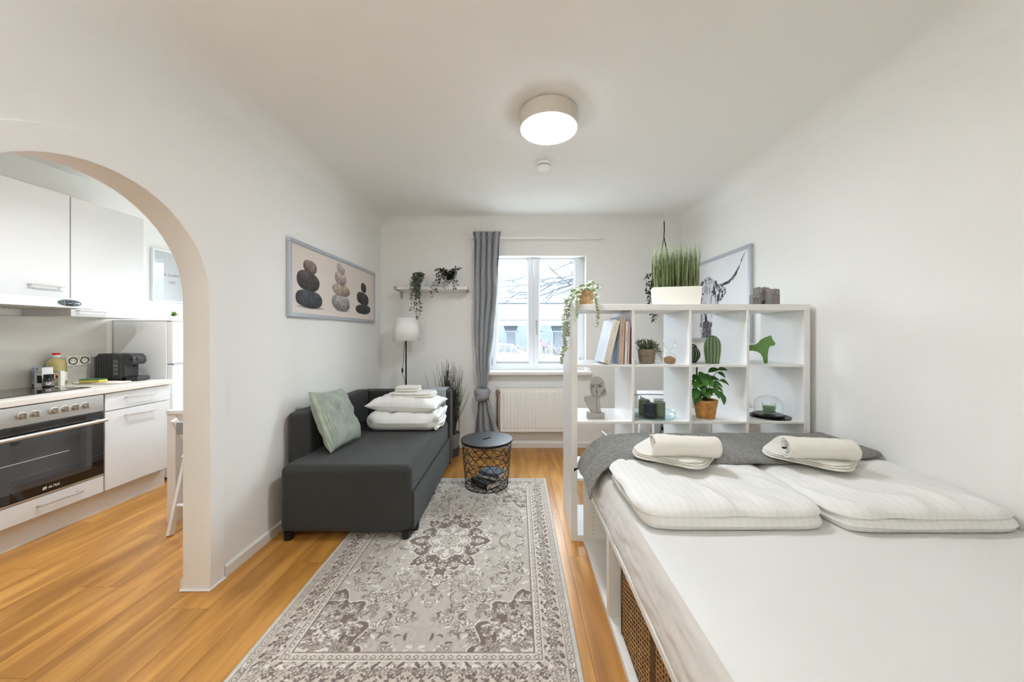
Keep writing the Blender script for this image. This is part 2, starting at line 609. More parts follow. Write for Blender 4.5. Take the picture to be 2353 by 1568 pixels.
mat('concrete_pale', '5c6064', 0.9, var=(.8, 0.06))
mat('pillar_grey', '33363b', 0.9)
mat('facade_glass', '2b333b', 0.2)
mat('rail_grey', '34393f', 0.6)
mat('hedge_straw', '575049', 0.95, var=(3, 0.3))
mat('bark', '24272b', 0.9)
mat('asphalt', '8f8f8c', 0.9)
mat('car_white', '686b6f', 0.25, coat=0.6)
mat('car_glass', '39424c', 0.1)
mat('flower_pink', '57414f', 0.8)
color_attr_mat('print_sheet', 0.55, spec=0.3)
color_attr_mat('print_glazed', 0.35, spec=0.5, coat=0.9)
color_attr_mat('rug_pile', 0.95, bump=(420, 0.5), spec=0.1, sheen=0.2)

def wood_floor():
    m = bpy.data.materials.new('oak_plank')
    m.use_nodes = True
    nt = m.node_tree; N = nt.nodes.new; Lk = nt.links.new
    b = nt.nodes['Principled BSDF']
    geo = N('ShaderNodeNewGeometry'); info = N('ShaderNodeObjectInfo')
    mul = N('ShaderNodeVectorMath'); mul.operation = 'SCALE'
    mul.inputs[0].default_value = (7.3, 31.7, 3.1)
    Lk(info.outputs['Random'], mul.inputs['Scale'])
    add = N('ShaderNodeVectorMath'); add.operation = 'ADD'
    Lk(geo.outputs['Position'], add.inputs[0]); Lk(mul.outputs[0], add.inputs[1])
    mp = N('ShaderNodeMapping'); mp.inputs['Scale'].default_value = (7, 0.8, 1)
    Lk(add.outputs[0], mp.inputs['Vector'])
    n1 = N('ShaderNodeTexNoise'); n1.inputs['Scale'].default_value = 1.6; n1.inputs['Detail'].default_value = 7; n1.inputs['Distortion'].default_value = 0.8
    Lk(mp.outputs[0], n1.inputs['Vector'])
    mp2 = N('ShaderNodeMapping'); mp2.inputs['Scale'].default_value = (120, 3, 1)
    Lk(add.outputs[0], mp2.inputs['Vector'])
    n2 = N('ShaderNodeTexNoise'); n2.inputs['Scale'].default_value = 1.0; n2.inputs['Detail'].default_value = 3
    Lk(mp2.outputs[0], n2.inputs['Vector'])
    mx = N('ShaderNodeMath'); mx.operation = 'MULTIPLY_ADD'; mx.inputs[1].default_value = 0.2
    Lk(n2.outputs['Fac'], mx.inputs[0]); Lk(n1.outputs['Fac'], mx.inputs[2])
    r = N('ShaderNodeValToRGB')
    e = r.color_ramp.elements
    e[0].position = 0.30; e[0].color = (*lin('95632d'), 1)
    e[1].position = 0.95; e[1].color = (*lin('d2a256'), 1)
    k = e.new(0.56); k.color = (*lin('ad7836'), 1)
    k = e.new(0.70); k.color = (*lin('c38c44'), 1)
    Lk(mx.outputs[0], r.inputs['Fac'])
    hsv = N('ShaderNodeHueSaturation')
    mr = N('ShaderNodeMapRange'); mr.inputs['To Min'].default_value = 0.88; mr.inputs['To Max'].default_value = 1.08
    Lk(info.outputs['Random'], mr.inputs['Value']); Lk(mr.outputs[0], hsv.inputs['Value'])
    Lk(r.outputs['Color'], hsv.inputs['Color'])
    Lk(hsv.outputs['Color'], b.inputs['Base Color'])
    b.inputs['Roughness'].default_value = 0.36
    b.inputs['Specular IOR Level'].default_value = 0.45
    bp = N('ShaderNodeBump'); bp.inputs['Strength'].default_value = 0.06; bp.inputs['Distance'].default_value = 0.002
    Lk(n2.outputs['Fac'], bp.inputs['Height']); Lk(bp.outputs['Normal'], b.inputs['Normal'])
    MATS['oak_plank'] = m
wood_floor()

# ------------------------------------------------------------------ room
XL, XR, YB, YF, H = -1.545, 1.84, 3.97, -1.3, 2.57
WT = 0.125                     # thickness of the arched partition
KX = -3.55                     # kitchen's far side wall
KYF = 0.3

floor = struct('floor', MB().box(KX - .2, XR + .2, YF - .2, YB + .2, -0.10, -0.013), 'dark_hole')
PW, PL = 0.192, 1.28
rng = random.Random(5)
plank_me = None
x = KX
row = 0
while x < XR:
    x1 = min(x + PW, XR)
    y = YF - PL * ((row * 0.37) % 1.0)
    while y < YB:
        a, b_ = max(y, YF), min(y + PL, YB)
        y += PL
        if b_ - a < 0.02 or (a < KYF - .2 and x1 < XL - WT and b_ < KYF): continue
        if plank_me is None:
            p = obj('plank', MB().box(-.5, .5, -.5, .5, -0.013, 0), 'oak_plank')
            plank_me = p.data
            p.parent = floor
        else:
            p = bpy.data.objects.new('plank', plank_me); link(p, floor)
        g = 0.0006
        p.location = ((x + x1) / 2, (a + b_) / 2, 0)
        p.scale = (x1 - x - 2 * g, b_ - a - 2 * g, 1)
    x = x1
    row += 1

# ceiling with a coved edge
def coved(x0, x1, y0, y1, h, r):
    def axis(a, b):
        t = [a - 0.02]
        t += [a + r * (1 - math.cos(math.pi / 2 * k / 10)) for k in range(11)]
        t += [a + r + (b - a - 2 * r) * k / 6 for k in range(1, 6)]
        t += [b - r * (1 - math.cos(math.pi / 2 * k / 10)) for k in range(10, -1, -1)]
        return t + [b + 0.02]
    xs, ys = axis(x0, x1), axis(y0, y1)
    def z(x, y):
        d = max(0.0, min(x - x0, x1 - x, y - y0, y1 - y))
        return h - r + r * math.sqrt(max(0, 1 - (1 - d / r) ** 2)) if d < r else h
    mb = MB()
    n = len(xs)
    mb.add([(x, y, z(x, y)) for y in ys for x in xs],
           [(j * n + i, j * n + i + 1, (j + 1) * n + i + 1, (j + 1) * n + i) for j in range(len(ys) - 1) for i in range(n - 1)])
    mb.box(x0 - .02, x1 + .02, y0 - .02, y1 + .02, h + 0.03, h + 0.12)
    return mb
struct('ceiling', coved(XL, XR, YF, YB, H, 0.13), 'ceiling_paint', smooth=True)
struct('ceiling_kitchen', MB().box(KX - .1, XL - WT, KYF - .1, YB + .1, H - .02, H + .1), 'ceiling_paint')

# back wall with its two window openings
WX0, WX1, WZ0, WZ1 = -0.345, 0.765, 0.862, 2.256
VX0, VX1, VZ0, VZ1 = -3.08, -2.0, 0.95, 2.22
YO = YB + 0.30
mb = MB()
for a, b_, c, d in ((KX - .2, VX0, 0, H + .1), (VX1, WX0, 0, H + .1), (WX1, XR + .2, 0, H + .1), (VX0, VX1, 0, VZ0), (VX0, VX1, VZ1, H + .1), (WX0, WX1, 0, WZ0), (WX0, WX1, WZ1, H + .1)):
    mb.box(a, b_, YB, YO, c - .1, d)
struct('wall_back', mb, 'wall_paint')
struct('wall_right', MB().box(XR, XR + .2, YF - .2, YB, -.1, H + .1), 'wall_paint')
struct('wall_front', MB().box(XL - WT, XR, YF - .2, YF, -.1, H + .1), 'wall_paint')
struct('wall_kitchen_left', MB().box(KX - .2, KX, KYF - .2, YB, -.1, H + .1), 'wall_paint')
struct('wall_kitchen_front', MB().box(KX, XL - WT, KYF - .2, KYF, -.1, H + .1), 'wall_paint')

# left wall with the arched doorway
AY0, AY1, AS, AR = 0.86, 1.762, 1.45, 0.451
def arch(r, n=28, y0=AY0, y1=AY1):
    c = (AY0 + AY1) / 2
    return [(c - r * math.cos(math.pi * k / n), AS + r * math.sin(math.pi * k / n)) for k in range(n + 1)]
outline = [(YF, -.1), (AY0, -.1)] + arch(AR) + [(AY1, -.1), (YB, -.1), (YB, H + .1), (YF, H + .1)]
left = struct('wall_left', MB().prism(outline, XL - WT, XL, 'X'), 'wall_paint')
band = [(AY0, -.0)] + arch(AR) + [(AY1, -.0), (AY1 + .088, -.0)] + list(reversed(arch(AR + .088))) + [(AY0 - .088, -.0)]
obj('arch_surround', MB().prism(band, XL - .002, XL + .010, 'X'), 'wall_paint', left, bevel=.003)
obj('sealant', MB().tube([(XL - WT - .01, AY1 - .004, .003), (XL + .012, AY1 - .004, .003), (XL + .014, AY1 + .09, .003)], .007, 6), 'white_plastic', left)

def skirting(name, a, b, nrm, h=0.062, t=0.014):
    a, b, n = Vector(a), Vector(b), Vector(nrm)
    mb = MB()
    prof = [(0, 0), (t, 0), (t, h * .86), (t * .4, h), (0, h)]
    vs = []
    for p in (a, b):
        vs += [p + n * q[0] + Vector((0, 0, q[1] + .0005)) for q in prof]
    k = len(prof)
    mb.add(vs, [tuple(range(k)), tuple(range(k, 2 * k))] + [(i, (i + 1) % k, (i + 1) % k + k, i + k) for i in range(k)])
    return struct(name, mb, 'white_foil')
skirting('baseboard_left', (XL, AY1 + .094, 0), (XL, YB, 0), (1, 0, 0))
skirting('baseboard_back', (XL, YB, 0), (XR, YB, 0), (0, -1, 0))
skirting('baseboard_right', (XR, 2.6, 0), (XR, YB, 0), (-1, 0, 0))
skirting('baseboard_kitchen', (XL - WT, AY1, 0), (XL - WT, YB, 0), (-1, 0, 0))

# windows: two sashes each in an outer frame, glass panes, handle, hinges, sill
def window(name, x0, x1, z0, z1, yw, mull, sill=True):
    mb = MB()
    t, d = 0.058, 0.07
    mb.box(x0 - .02, x0 + t, yw, yw + d, z0 - .02, z1 + .02).box(x1 - t, x1 + .02, yw, yw + d, z0 - .02, z1 + .02)
    mb.box(x0 + t, x1 - t, yw, yw + d, z1 - t, z1 + .02).box(x0 + t, x1 - t, yw, yw + d, z0 - .02, z0 + .045)
    fr = struct(name, mb, 'window_white', bevel=.004)
    sx0, sx1, sz0, sz1 = x0 + t - .016, x1 - t + .016, z0 + .04, z1 - t + .016
    for a, b in ((sx0, mull - .0012), (mull + .0012, sx1)):
        w = .062
        s = MB()
        ys, ye = yw - .014, yw + .052
        s.box(a, a + w, ys, ye, sz0, sz1).box(b - w, b, ys, ye, sz0, sz1).box(a + w, b - w, ys, ye, sz1 - w, sz1).box(a + w, b - w, ys, ye, sz0, sz0 + w)
        so = obj('sash', s, 'window_white', fr, bevel=.006)
        q = MB()
        gx0, gx1, gz0, gz1 = a + w, b - w, sz0 + w, sz1 - w
        for u0, u1, v0, v1 in ((gx0, gx0 + .012, gz0, gz1), (gx1 - .012, gx1, gz0, gz1), (gx0, gx1, gz1 - .012, gz1), (gx0, gx1, gz0, gz0 + .012)):
            q.box(u0, u1, yw + .002, yw + .03, v0, v1)
        obj('glazing_bead', q, 'window_white', so, bevel=.003)
        obj('pane', MB().box(gx0 + .002, gx1 - .002, yw + .022, yw + .026, gz0 + .002, gz1 - .002), 'pane_glass', so)
        obj('drip_rail', MB().box(gx0 - .01, gx1 + .01, yw - .016, yw - .013, gz0 - .026, gz0 - .006), 'frame_silver', so)
    h = MB().box(mull + .026, mull + .046, yw - .022, yw - .014, 1.36, 1.43)
    h.tube([(mull + .036, yw - .016, 1.405), (mull + .036, yw - .05, 1.405), (mull + .036, yw - .052, 1.37), (mull + .036, yw - .05, 1.27)], .009, 8)
    obj('window_handle', h, 'chrome', fr, smooth=True)
    for z in (sz0 + .06, sz1 - .07):
        for hx in (sx0 + .004, sx1 - .004):
            obj('hinge', MB().cyl((hx, yw - .02, z - .04), .008, .08, 10), 'chrome', fr, smooth=True)
    if sill:
        obj('window_sill', MB().box(x0 + .002, x1 - .002, YB - .02, yw + .01, z0 - .03, z0 - .0005).box(x0 - .02, x1 + .055, YB - .09, YB - .0005, z0 - .038, z0 - .0005), 'white_lacquer', fr, bevel=.006)
    return fr
window('window_1', WX0, WX1, WZ0, WZ1, YB + .12, 0.181)
window('window_2', VX0, VX1, VZ0, VZ1, YB + .12, (VX0 + VX1) / 2)
# ------------------------------------------------------------------ ceiling lamps, smoke detector
def ceiling_lamp(label, x, y, h, r, th, diff):
    t = thing('ceiling_lamp', label, 'ceiling lamp', (x, y, h - th))
    obj('housing', MB().lathe([(r - .004, 0.004), (r, .008), (r, th - .012), (r - .012, th - .008), (r - .012, th)], 64), 'lamp_body', t, smooth=True)
    obj('diffuser', MB().lathe([(0.0001, -.016), (r * .35, -.0145), (r * .65, -.010), (r * .87, -.004), (r - .006, .001), (r - .004, .0045)], 64, caps=False), diff, t, smooth=True)
    return t
ceiling_lamp('round flush ceiling lamp with beige rim and glowing white disc', 0.180, 2.06, H, 0.168, 0.102, 'lamp_diffuser')
for dy, nm in ((1.85, 'white ceiling spot over the oven side of the kitchen'), (2.50, 'white ceiling spot over the fridge side of the kitchen')):
    t = thing('ceiling_spot', nm, 'ceiling lamp', (-2.15, dy, H - .02 - .075), 0, 'kitchen ceiling spots')
    obj('housing', MB().lathe([(.075, 0), (.08, .002), (.08, .0745), (.074, .0745), (.074, .002)], 40, caps=False), 'lamp_body', t, smooth=True, angle=.6)
    obj('diffuser', MB().lathe([(.0001, .042), (.0735, .042)], 40, caps=False), 'kitchen_diffuser', t)
ul = thing('added_fill_uplighter', 'added tall white uplighter, an unseen fill lamp in the corner facing the window', 'floor lamp', (-1.2, -.95, 0))  # added out of view as soft fill for ceiling and walls
obj('base', MB().lathe([(.0001, 0), (.14, 0), (.14, .015), (.012, .03)], 40), 'lamp_body', ul, smooth=True)
obj('pole', MB().cyl((0, 0, .02), .012, 1.72, 16), 'lamp_body', ul, smooth=True)
obj('bowl', MB().lathe([(.012, 1.72), (.06, 1.735), (.12, 1.77), (.15, 1.815), (.146, 1.815), (.116, 1.775), (.058, 1.741), (.012, 1.727)], 48, caps=False), 'lamp_body', ul, smooth=True)
obj('fill_disc', MB().lathe([(.0001, 1.785), (.10, 1.78)], 40, caps=False), 'fill_diffuser', ul, smooth=True)
sd = P(1250, 398, 2.66)
t = thing('smoke_detector', 'small round white smoke detector on the ceiling', 'smoke detector', (sd.x, sd.y, H - .06))
obj('base', MB().lathe([(.052, .034), (.054, .038), (.054, .056), (.05, .06)], 40), 'white_plastic', t, smooth=True)
obj('gap_ring', MB().lathe([(.047, .026), (.047, .036)], 40), 'pot_taupe', t, smooth=True)
obj('cover', MB().lathe([(.02, -.002), (.042, .001), (.053, .008), (.054, .022), (.05, .027)], 40), 'white_plastic', t, smooth=True)
obj('test_button', MB().lathe([(.016, -.006), (.019, -.003), (.019, 0)], 30, (.006, 0, 0)), 'white_plastic', t, smooth=True)

# ------------------------------------------------------------------ rug (woven pattern carried by the pile's own colours)
RX0, RX1, RY0, RY1 = -1.074, 0.240, 1.235, 3.105
def paint_rug():
    W, L = RX1 - RX0, RY1 - RY0
    nx, ny = 221, 315                                # one quarter; mirrored below
    hw, hl = W / 2, L / 2
    U, V = np.meshgrid(np.linspace(0, hw, nx), np.linspace(0, hl, ny))   # distance from the rug's centre
    field, dark, light, mid, beige = (np.array(c) / 255 for c in ((182, 173, 160), (116, 102, 92), (214, 206, 193), (153, 141, 130), (194, 183, 169)))
    img = np.broadcast_to(field, U.shape + (3,)).copy()
    jx = vnoise(U, V, 70, 3) * .0055; jy = vnoise(U, V, 70, 4) * .0055
    holes = vnoise(U, V, 48, 31) + .6 * vnoise(U, V, 110, 32)
    X, Y = U + jx, V + jy
    def put(mask, c, a=1.0):
        m = np.clip(mask, 0, 1)[..., None] * a
        img[:] = img * (1 - m) + c * m
    def line(d, w): return np.clip((w - np.abs(d)) / .0022 + .5, 0, 1)
    def inside(d): return np.clip(-d / .0022 + .5, 0, 1)
    def flower(cx, cy, r, p=6, rot=0.0, cols=None, k=.28):
        dx, dy = X - cx, Y - cy
        if cx > hw + r or cy > hl + r: return
        rr = np.hypot(dx, dy); th = np.arctan2(dy, dx) + rot
        e = r * (1 - k + k * np.cos(p * th))
        a, b, c = cols or (dark, light, mid)
        put(inside(rr - e), a); put(inside(rr - e * .80), b)
        put(inside(rr - e * .48), c); put(inside(rr - r * .20), b)
        put(line(rr - e * .48, .0022), dark, .8); put(line(rr - e * .98, .0016), dark, .7)
    def leafs(cx, cy, r, ang, c, w=.32):
        dx, dy = X - cx, Y - cy
        a = dx * math.cos(ang) + dy * math.sin(ang); b = -dx * math.sin(ang) + dy * math.cos(ang)
        b = b - (a / r) ** 2 * r * .25
        put(inside((a / r) ** 2 + (b / (r * w)) ** 2 - 1) * (np.abs(a) < r), c)
    def stroke(pts, w, c):
        for (x0, y0), (x1, y1) in zip(pts[:-1], pts[1:]):
            ex, ey = x1 - x0, y1 - y0
            t = np.clip(((X - x0) * ex + (Y - y0) * ey) / (ex * ex + ey * ey + 1e-9), 0, 1)
            put(np.clip((w - np.hypot(X - x0 - t * ex, Y - y0 - t * ey)) / .002 + .5, 0, 1), c)
    rg = random.Random(11)
    bs_ = .72                                        # border scale
    iw, il = hw - .245 * bs_, hl - .245 * bs_        # field half size
    # scattered vines, blossoms and leaves of the field
    for k in range(44):
        x, y = rg.uniform(.02, iw - .02), rg.uniform(.05, il - .02)
        pts = [(x, y)]; a = rg.uniform(0, 6.28)
        for s in range(9):
            a += rg.uniform(-.1, .85)
            pts.append((pts[-1][0] + .017 * math.cos(a), pts[-1][1] + .017 * math.sin(a)))
        stroke(pts, .0021, dark)
        for q in pts[1::2]: leafs(q[0], q[1], .012, rg.uniform(0, 6.28), rg.choice([light, light, dark, mid]))
        flower(*pts[-1], rg.uniform(.012, .020), rg.choice([5, 6]), rg.uniform(0, 6), (dark, beige, light))
    for k in range(150):
        x, y = rg.uniform(0, iw), rg.uniform(0, il)
        leafs(x, y, rg.uniform(.007, .017), rg.uniform(0, 6.28), rg.choice([light, light, mid, dark]), .4)
    for k in range(22):
        x, y = rg.uniform(.06, iw), rg.uniform(.2, il)
        flower(x, y, rg.uniform(.018, .030), rg.choice([5, 6, 8]), rg.uniform(0, 6), rg.choice([(dark, field, light), (mid, light, beige), (dark, light, mid)]))
    for (x, y) in ((.24, .47), (.10, .60), (0.0, .50), (.22, .64)):
        flower(x, y, .030, 4, .4, (dark, light, field), .2)
    # corner spandrels
    cd = np.hypot((iw - X) * .95, (il - Y) * .72)
    th = np.arctan2(il - Y, iw - X)
    sp = cd - (.235 + .022 * np.cos(th * 13))
    put(inside(sp) * (holes < .02), dark); put(inside(np.abs(sp + .012) - .009) * (holes < .7), dark); put(line(sp, .003), light)
    put(inside(cd - (.13 + .02 * np.cos(th * 9 + 1))) * (holes < .5), light)
    for k in range(62):
        a = rg.uniform(0, 1.57); r = rg.uniform(.03, .25)
        flower(iw - r * math.cos(a), il - r * math.sin(a) * 1.25, rg.uniform(.011, .022), rg.choice([5, 6]), rg.uniform(0, 6), rg.choice([(mid, light, beige), (light, beige, mid), (dark, beige, light)]))
    for k in range(120):
        a = rg.uniform(0, 1.57); r = rg.uniform(.02, .23)
        leafs(iw - r * math.cos(a), il - r * math.sin(a) * 1.25, .011, rg.uniform(0, 6.28), rg.choice([dark, light, mid]))
    # medallion
    rr = np.hypot(X, Y * .72); th = np.arctan2(Y * .72, X)
    e = .21 + .020 * np.cos(8 * th) + .018 * np.cos(16 * th)
    put(inside(rr - e - .008), light); put(inside(rr - e) * (holes < .45), dark)
    e2 = .118 + .016 * np.cos(8 * th)
    for k in range(12):
        a = math.pi * 2 * k / 16
        flower(.168 * math.cos(a), .168 * math.sin(a) / .72, .029, 6, a, (mid, light, beige))
        leafs(.19 * math.cos(a + .2), .19 * math.sin(a + .2) / .72, .018, a, beige)
    put(inside(rr - e2 - .010), mid); put(inside(rr - e2), light); put(line(rr - e2 * .86, .0026), dark)
    for k in range(8):
        a = math.pi * 2 * k / 8 + .39
        flower(.082 * math.cos(a), .082 * math.sin(a) / .72, .024, 5, a, (mid, beige, light))
    put(inside(rr - .05 - .008 * np.cos(8 * th)), beige); put(line(rr - .05 - .008 * np.cos(8 * th), .0025), dark)
    flower(0, 0, .04, 8, 0, (dark, light, beige))
    for y0, rd in ((.345, .06), (.43, .035)):
        q = np.abs(X) / .8 + np.abs(Y - y0) - rd - .008 * np.cos(np.arctan2(Y - y0, X) * 6)
        put(inside(q), dark); put(inside(q + .012), light); flower(0, y0, rd * .5, 6, 0, (mid, beige, light))
    # borders: distance from the rug's rim
    D = np.minimum(hw - U, hl - V) / bs_
    along = np.where(hw - U < hl - V, V, U) / bs_
    put(D < .245, beige)
    put(line(D - .243, .003), dark); put(line(D - .231, .0035), light)
    def beads(dist, step, r, c1, c2, off=0.0):
        s = (along + off) / step; f = (s - np.floor(s) - .5) * step
        q = np.abs(f) * .9 + np.abs(D - dist) * 1.1 - r
        put(inside(q), c1); put(inside(q + .006), c2)
    beads(.214, .047, .016, dark, light); beads(.214, .047, .005, light, light, .0235)
    put(line(D - .198, .0025), dark); put(line(D - .192, .003), light)
    put(((D < .188) & (D > .072)).astype(float) * (holes < .62), dark)
    edge = .188 - .012 * (1 + np.cos(along * 2 * np.pi / .066)); put((D > edge) & (D < .189), beige)
    edge = .072 + .010 * (1 + np.cos(along * 2 * np.pi / .066 + 1)); put((D < edge) & (D > .071), beige)
    for side in (0, 1):
        n_len = (hl if side == 0 else hw) / bs_
        k = 0.0
        while k < n_len:
            j = int(round(k / .066))
            def at(s, dd): return (hw - dd * bs_, s * bs_) if side == 0 else (s * bs_, hl - dd * bs_)
            big = j % 2 == 0
            flower(*at(k, .130), .029 if big else .019, 8 if big else 6, .2 * j, (light, beige, mid) if big else (beige, light, dark))
            for s_, dd, a in ((.033, .160, .6), (.033, .1, -.6), (.02, .165, 2.2), (.046, .094, 1.0)):
                leafs(*at(k + s_, dd), .011, a + (0 if side else 1.57), light if dd > .13 else beige, .42)
            flower(*at(k + .033, .130), .010, 5, j, (mid, light, beige))
            for q_ in range(4): leafs(*at(k + rg.uniform(0, .066), rg.uniform(.08, .18)), rg.uniform(.005, .009), rg.uniform(0, 6.28), rg.choice([light, beige, mid]), .5)
            k += .066
    spk = vnoise(U, V, 150, 9)
    put(((spk > .62) & (D < .188) & (D > .072)).astype(float), beige, .8)
    put(line(D - .070, .003), light); put(line(D - .064, .002), dark)
    beads(.044, .052, .015, dark, light, .01); beads(.044, .052, .004, dark, dark, .036)
    put(line(D - .024, .0022), dark)
    put(D < .021, np.array((196, 192, 184)) / 255)
    put((D < .006).astype(float), light)
    img *= (1 + .05 * vnoise(U, V, 210, 21) + .035 * vnoise(U, V, 60, 22))[..., None]
    right = np.concatenate([img[:, :0:-1], img], 1)
    return np.concatenate([right[:0:-1], right], 0)
rug = painted_sheet('area_rug', RX1 - RX0, RY1 - RY0, paint_rug(), 'rug_pile')
rug.location = (RX0, RY0, 0.0085)
tag(rug, 'grey and taupe oriental rug with a floral medallion on the wooden floor', 'rug')
obj('bound_edge', MB().box(0, RX1 - RX0, 0, RY1 - RY0, -.008, -.0008).tube([(0, 0, -.004), (RX1 - RX0, 0, -.004), (RX1 - RX0, RY1 - RY0, -.004), (0, RY1 - RY0, -.004)], .005, 6, closed=True), mat('rug_edge', 'b5b0a6', .95), rug)

# ------------------------------------------------------------------ sofa
SX0, SX1, SY0, SY1 = -1.475, -0.655, 2.175, 3.53
sofa = thing('sofa_bed', 'charcoal fabric sofa bed along the white wall under the pebble picture', 'sofa', ((SX0 + SX1) / 2, SY0, 0))
obj('seat', MB().box(SX0, SX1 - .006, SY0, SY1 - .15, .045, .462), 'sofa_fabric', sofa, bevel=.045, seg=5, world=True)
obj('drawer_front', MB().box(SX1 - .02, SX1 + .006, SY0 + .035, SY1 - .155, .05, .285), 'sofa_fabric', sofa, bevel=.008, seg=3, world=True)
obj('seam', MB().tube([(SX1 - .004, SY0 + .03, .292), (SX1 - .004, SY1 - .16, .292)], .004, 6), 'dark_hole', sofa, world=True)
bk = MB()
pl = [(-1.535, 3.38), (-1.535, 2.39)] + [(-1.475 - .06 * math.cos(a), 2.39 - .07 * math.sin(a)) for a in [math.pi / 2 * k / 8 for k in range(1, 9)]]
pl += [(-1.445, 2.335), (-1.430, 2.36), (-1.425, 2.40), (-1.425, 3.38)]
bk.prism(pl, .05, .752, 'Z')
obj('backrest', bk, 'sofa_fabric', sofa, bevel=.022, seg=4, world=True)
obj('armrest', MB().box(-1.505, SX1 + .008, SY1 - .145, SY1, .05, .735), 'sofa_fabric', sofa, bevel=.024, seg=4, world=True)
obj('back_cushion_seam', MB().tube([(-1.424, 3.378, .46), (-1.424, 3.378, .74)], .004, 6), 'dark_hole', sofa, world=True)
for lx, ly in ((SX0 + .045, SY0 + .03), (SX1 - .045, SY0 + .03), (SX1 - .018, SY0 + .13), (SX1 - .035, SY1 - .05), (SX0 + .045, SY1 - .05)):
    obj('leg', MB().lathe([(.025, .0), (.028, .004), (.028, .052)], 20, (lx, ly, .009 if -1.07 < lx < .24 and ly < 3.1 else 0)), 'black_plastic', sofa, smooth=True, world=True)

# green corduroy cushion leaning on the backrest
def cushion(w, h, t, n=34, wr=.004, seed=1.0, pinch=.10):
    mb = MB()
    def f(u, v, s):
        a, b = 2 * u - 1, 2 * v - 1
        x = a * w / 2 * (1 - pinch * (1 - b * b) * abs(a) ** 3)
        y = b * h / 2 * (1 - pinch * (1 - a * a) * abs(b) ** 3)
        e = ((1 - a ** 4) * (1 - b ** 4)) ** .55
        wv = (nz(x * 14, y * 14, seed) + .5 * nz(x * 30, y * 9, seed + 5)) * wr * (0.4 + e)
        return (x + wv * .4, y, s * t / 2 * e + wv * (1 if s > 0 else .6))
    mb.grid(lambda u, v: f(u, v, 1), n, n)
    mb.grid(lambda u, v: f(1 - u, v, -1), n, n)
    return mb
wave_bump(MATS['cord_green'], 26.0, .9, 'X', .008)
c = thing('cushion', 'green corduroy cushion leaning against the dark sofa backrest', 'cushion')
co = obj('cover', cushion(.425, .435, .15, 60, .013, 2.0, .07), 'cord_green', c, smooth=True, angle=3)
pipe = []
for k in range(64):
    u = k / 16
    s_, f_ = int(u) % 4, u % 1
    a, b = ((-1 + 2 * f_, -1), (1, -1 + 2 * f_), (1 - 2 * f_, 1), (-1, 1 - 2 * f_))[s_]
    pipe.append((a * .2125 * (1 - .07 * (1 - b * b) * abs(a) ** 3), b * .2175 * (1 - .07 * (1 - a * a) * abs(b) ** 3), 0))
obj('piping', MB().tube(pipe, .004, 5, closed=True), 'cord_green', c, smooth=True)
# local x along the bottom edge (away from the lens), y up the lean, z out of the cushion
bl, tl = Vector((-1.255, 2.36, .49)), Vector((-1.43, 2.33, .90))
ux = Vector((-.02, .97, .02)).normalized(); uy = (tl - bl).normalized(); uy = (uy - ux * uy.dot(ux)).normalized()
rot = Matrix.Rotation(math.radians(-7), 3, ux.cross(uy))
ux, uy = rot @ ux, rot @ uy
c.matrix_world = basis(bl + ux * .205 + uy * .205 + Vector((-.012, .03, 0)), ux, uy, ux.cross(uy))

# folded bedding on the sofa
d = thing('folded_duvet', 'plump white folded duvet lying on the sofa seat', 'duvet', (-.96, 3.08, .462))
def pleats(x, y): return .007 * math.sin(x * 60 + 3 * nz(x * 4, y * 3, 1)) * (.5 + nz(x * 6, y * 2, 4)) + .012 * nz(x * 7, y * 6, 9)
mb = soft_slab(MB(), -1.285, -.66, 2.905, 3.35, .463, .158, .10, .05, 110, 80, .014, 8, 1.3, top=pleats)
obj('rolled_body', mb, 'damask_white', d, smooth=True, world=True, angle=3)
mb = MB()
for k in range(5):
    zz = .49 + k * .025
    mb.tube([(-.685 + .008 * math.sin(k * 2.1), 2.95 + .09 * q + .02 * math.sin(k + q), zz + .012 * math.sin(q * 2.2 + k)) for q in range(5)], [.016, .026, .028, .024, .016], 8)
obj('ruffled_edge', mb, 'cotton_white', d, smooth=True, world=True)
pw = thing('bed_pillow', 'soft white bed pillow lying flat on the folded duvet', 'pillow', (-.97, 3.13, .60))
o = obj('cover', cushion(.62, .38, .135, 60, .012, 6.0, .10), 'damask_white', pw, smooth=True, angle=3)
o.location = (0, 0, .072); o.rotation_euler = (.03, .02, -.06)
def folded_towel(name, label, cx, cy, z, w, d_, th, rz, layers=3, group=None):
    t = thing(name, label, 'towel', (cx, cy, z), rz, group)
    for k in range(layers):
        q = th / layers
        mb = soft_slab(MB(), -w / 2 + .004 * k, w / 2 - .006 * k, -d_ / 2 + .005 * k, d_ / 2, q * k, q * .98, q * .5, .02, 40, 26, .002, 22, k + cx)
        obj('fold', mb, 'towel', t, smooth=True, angle=3)
    return t
folded_towel('bath_towel', 'large white folded towel on top of the pillow on the sofa', -.925, 3.16, .728, .38, .24, .036, -.05, 2)
folded_towel('hand_towel', 'small white folded towel crowning the bedding pile on the sofa', -.99, 3.2, .765, .22, .17, .042, .05, 2)

# pale throw over the far armrest
def throw_pt(u, v):
    # u along the armrest, v: front hang -> over the top -> back hang
    x = -1.18 + u * (SX1 - .032 + 1.18)
    yf, yb, zt = SY1 - .152, SY1 + .009, .742
    s = v * 0.80
    n = nz(x * 8, s * 5, 2) * .004
    if s < .22: return (x, yf - .004 + n, zt - .22 + s)
    if s < .22 + .165: return (x, yf + (s - .22), zt + .004 + n * .5)
    return (x, yb + .004 + n + .01 * (s - .385), zt - (s - .385))
tb = thing('throw_blanket', 'light grey woven throw draped over the sofa armrest', 'blanket', (-.9, SY1 - .07, .74))
obj('woven_cloth', MB().grid(throw_pt, 44, 60), 'throw_grey_light', tb, smooth=True, world=True, solid=.006)
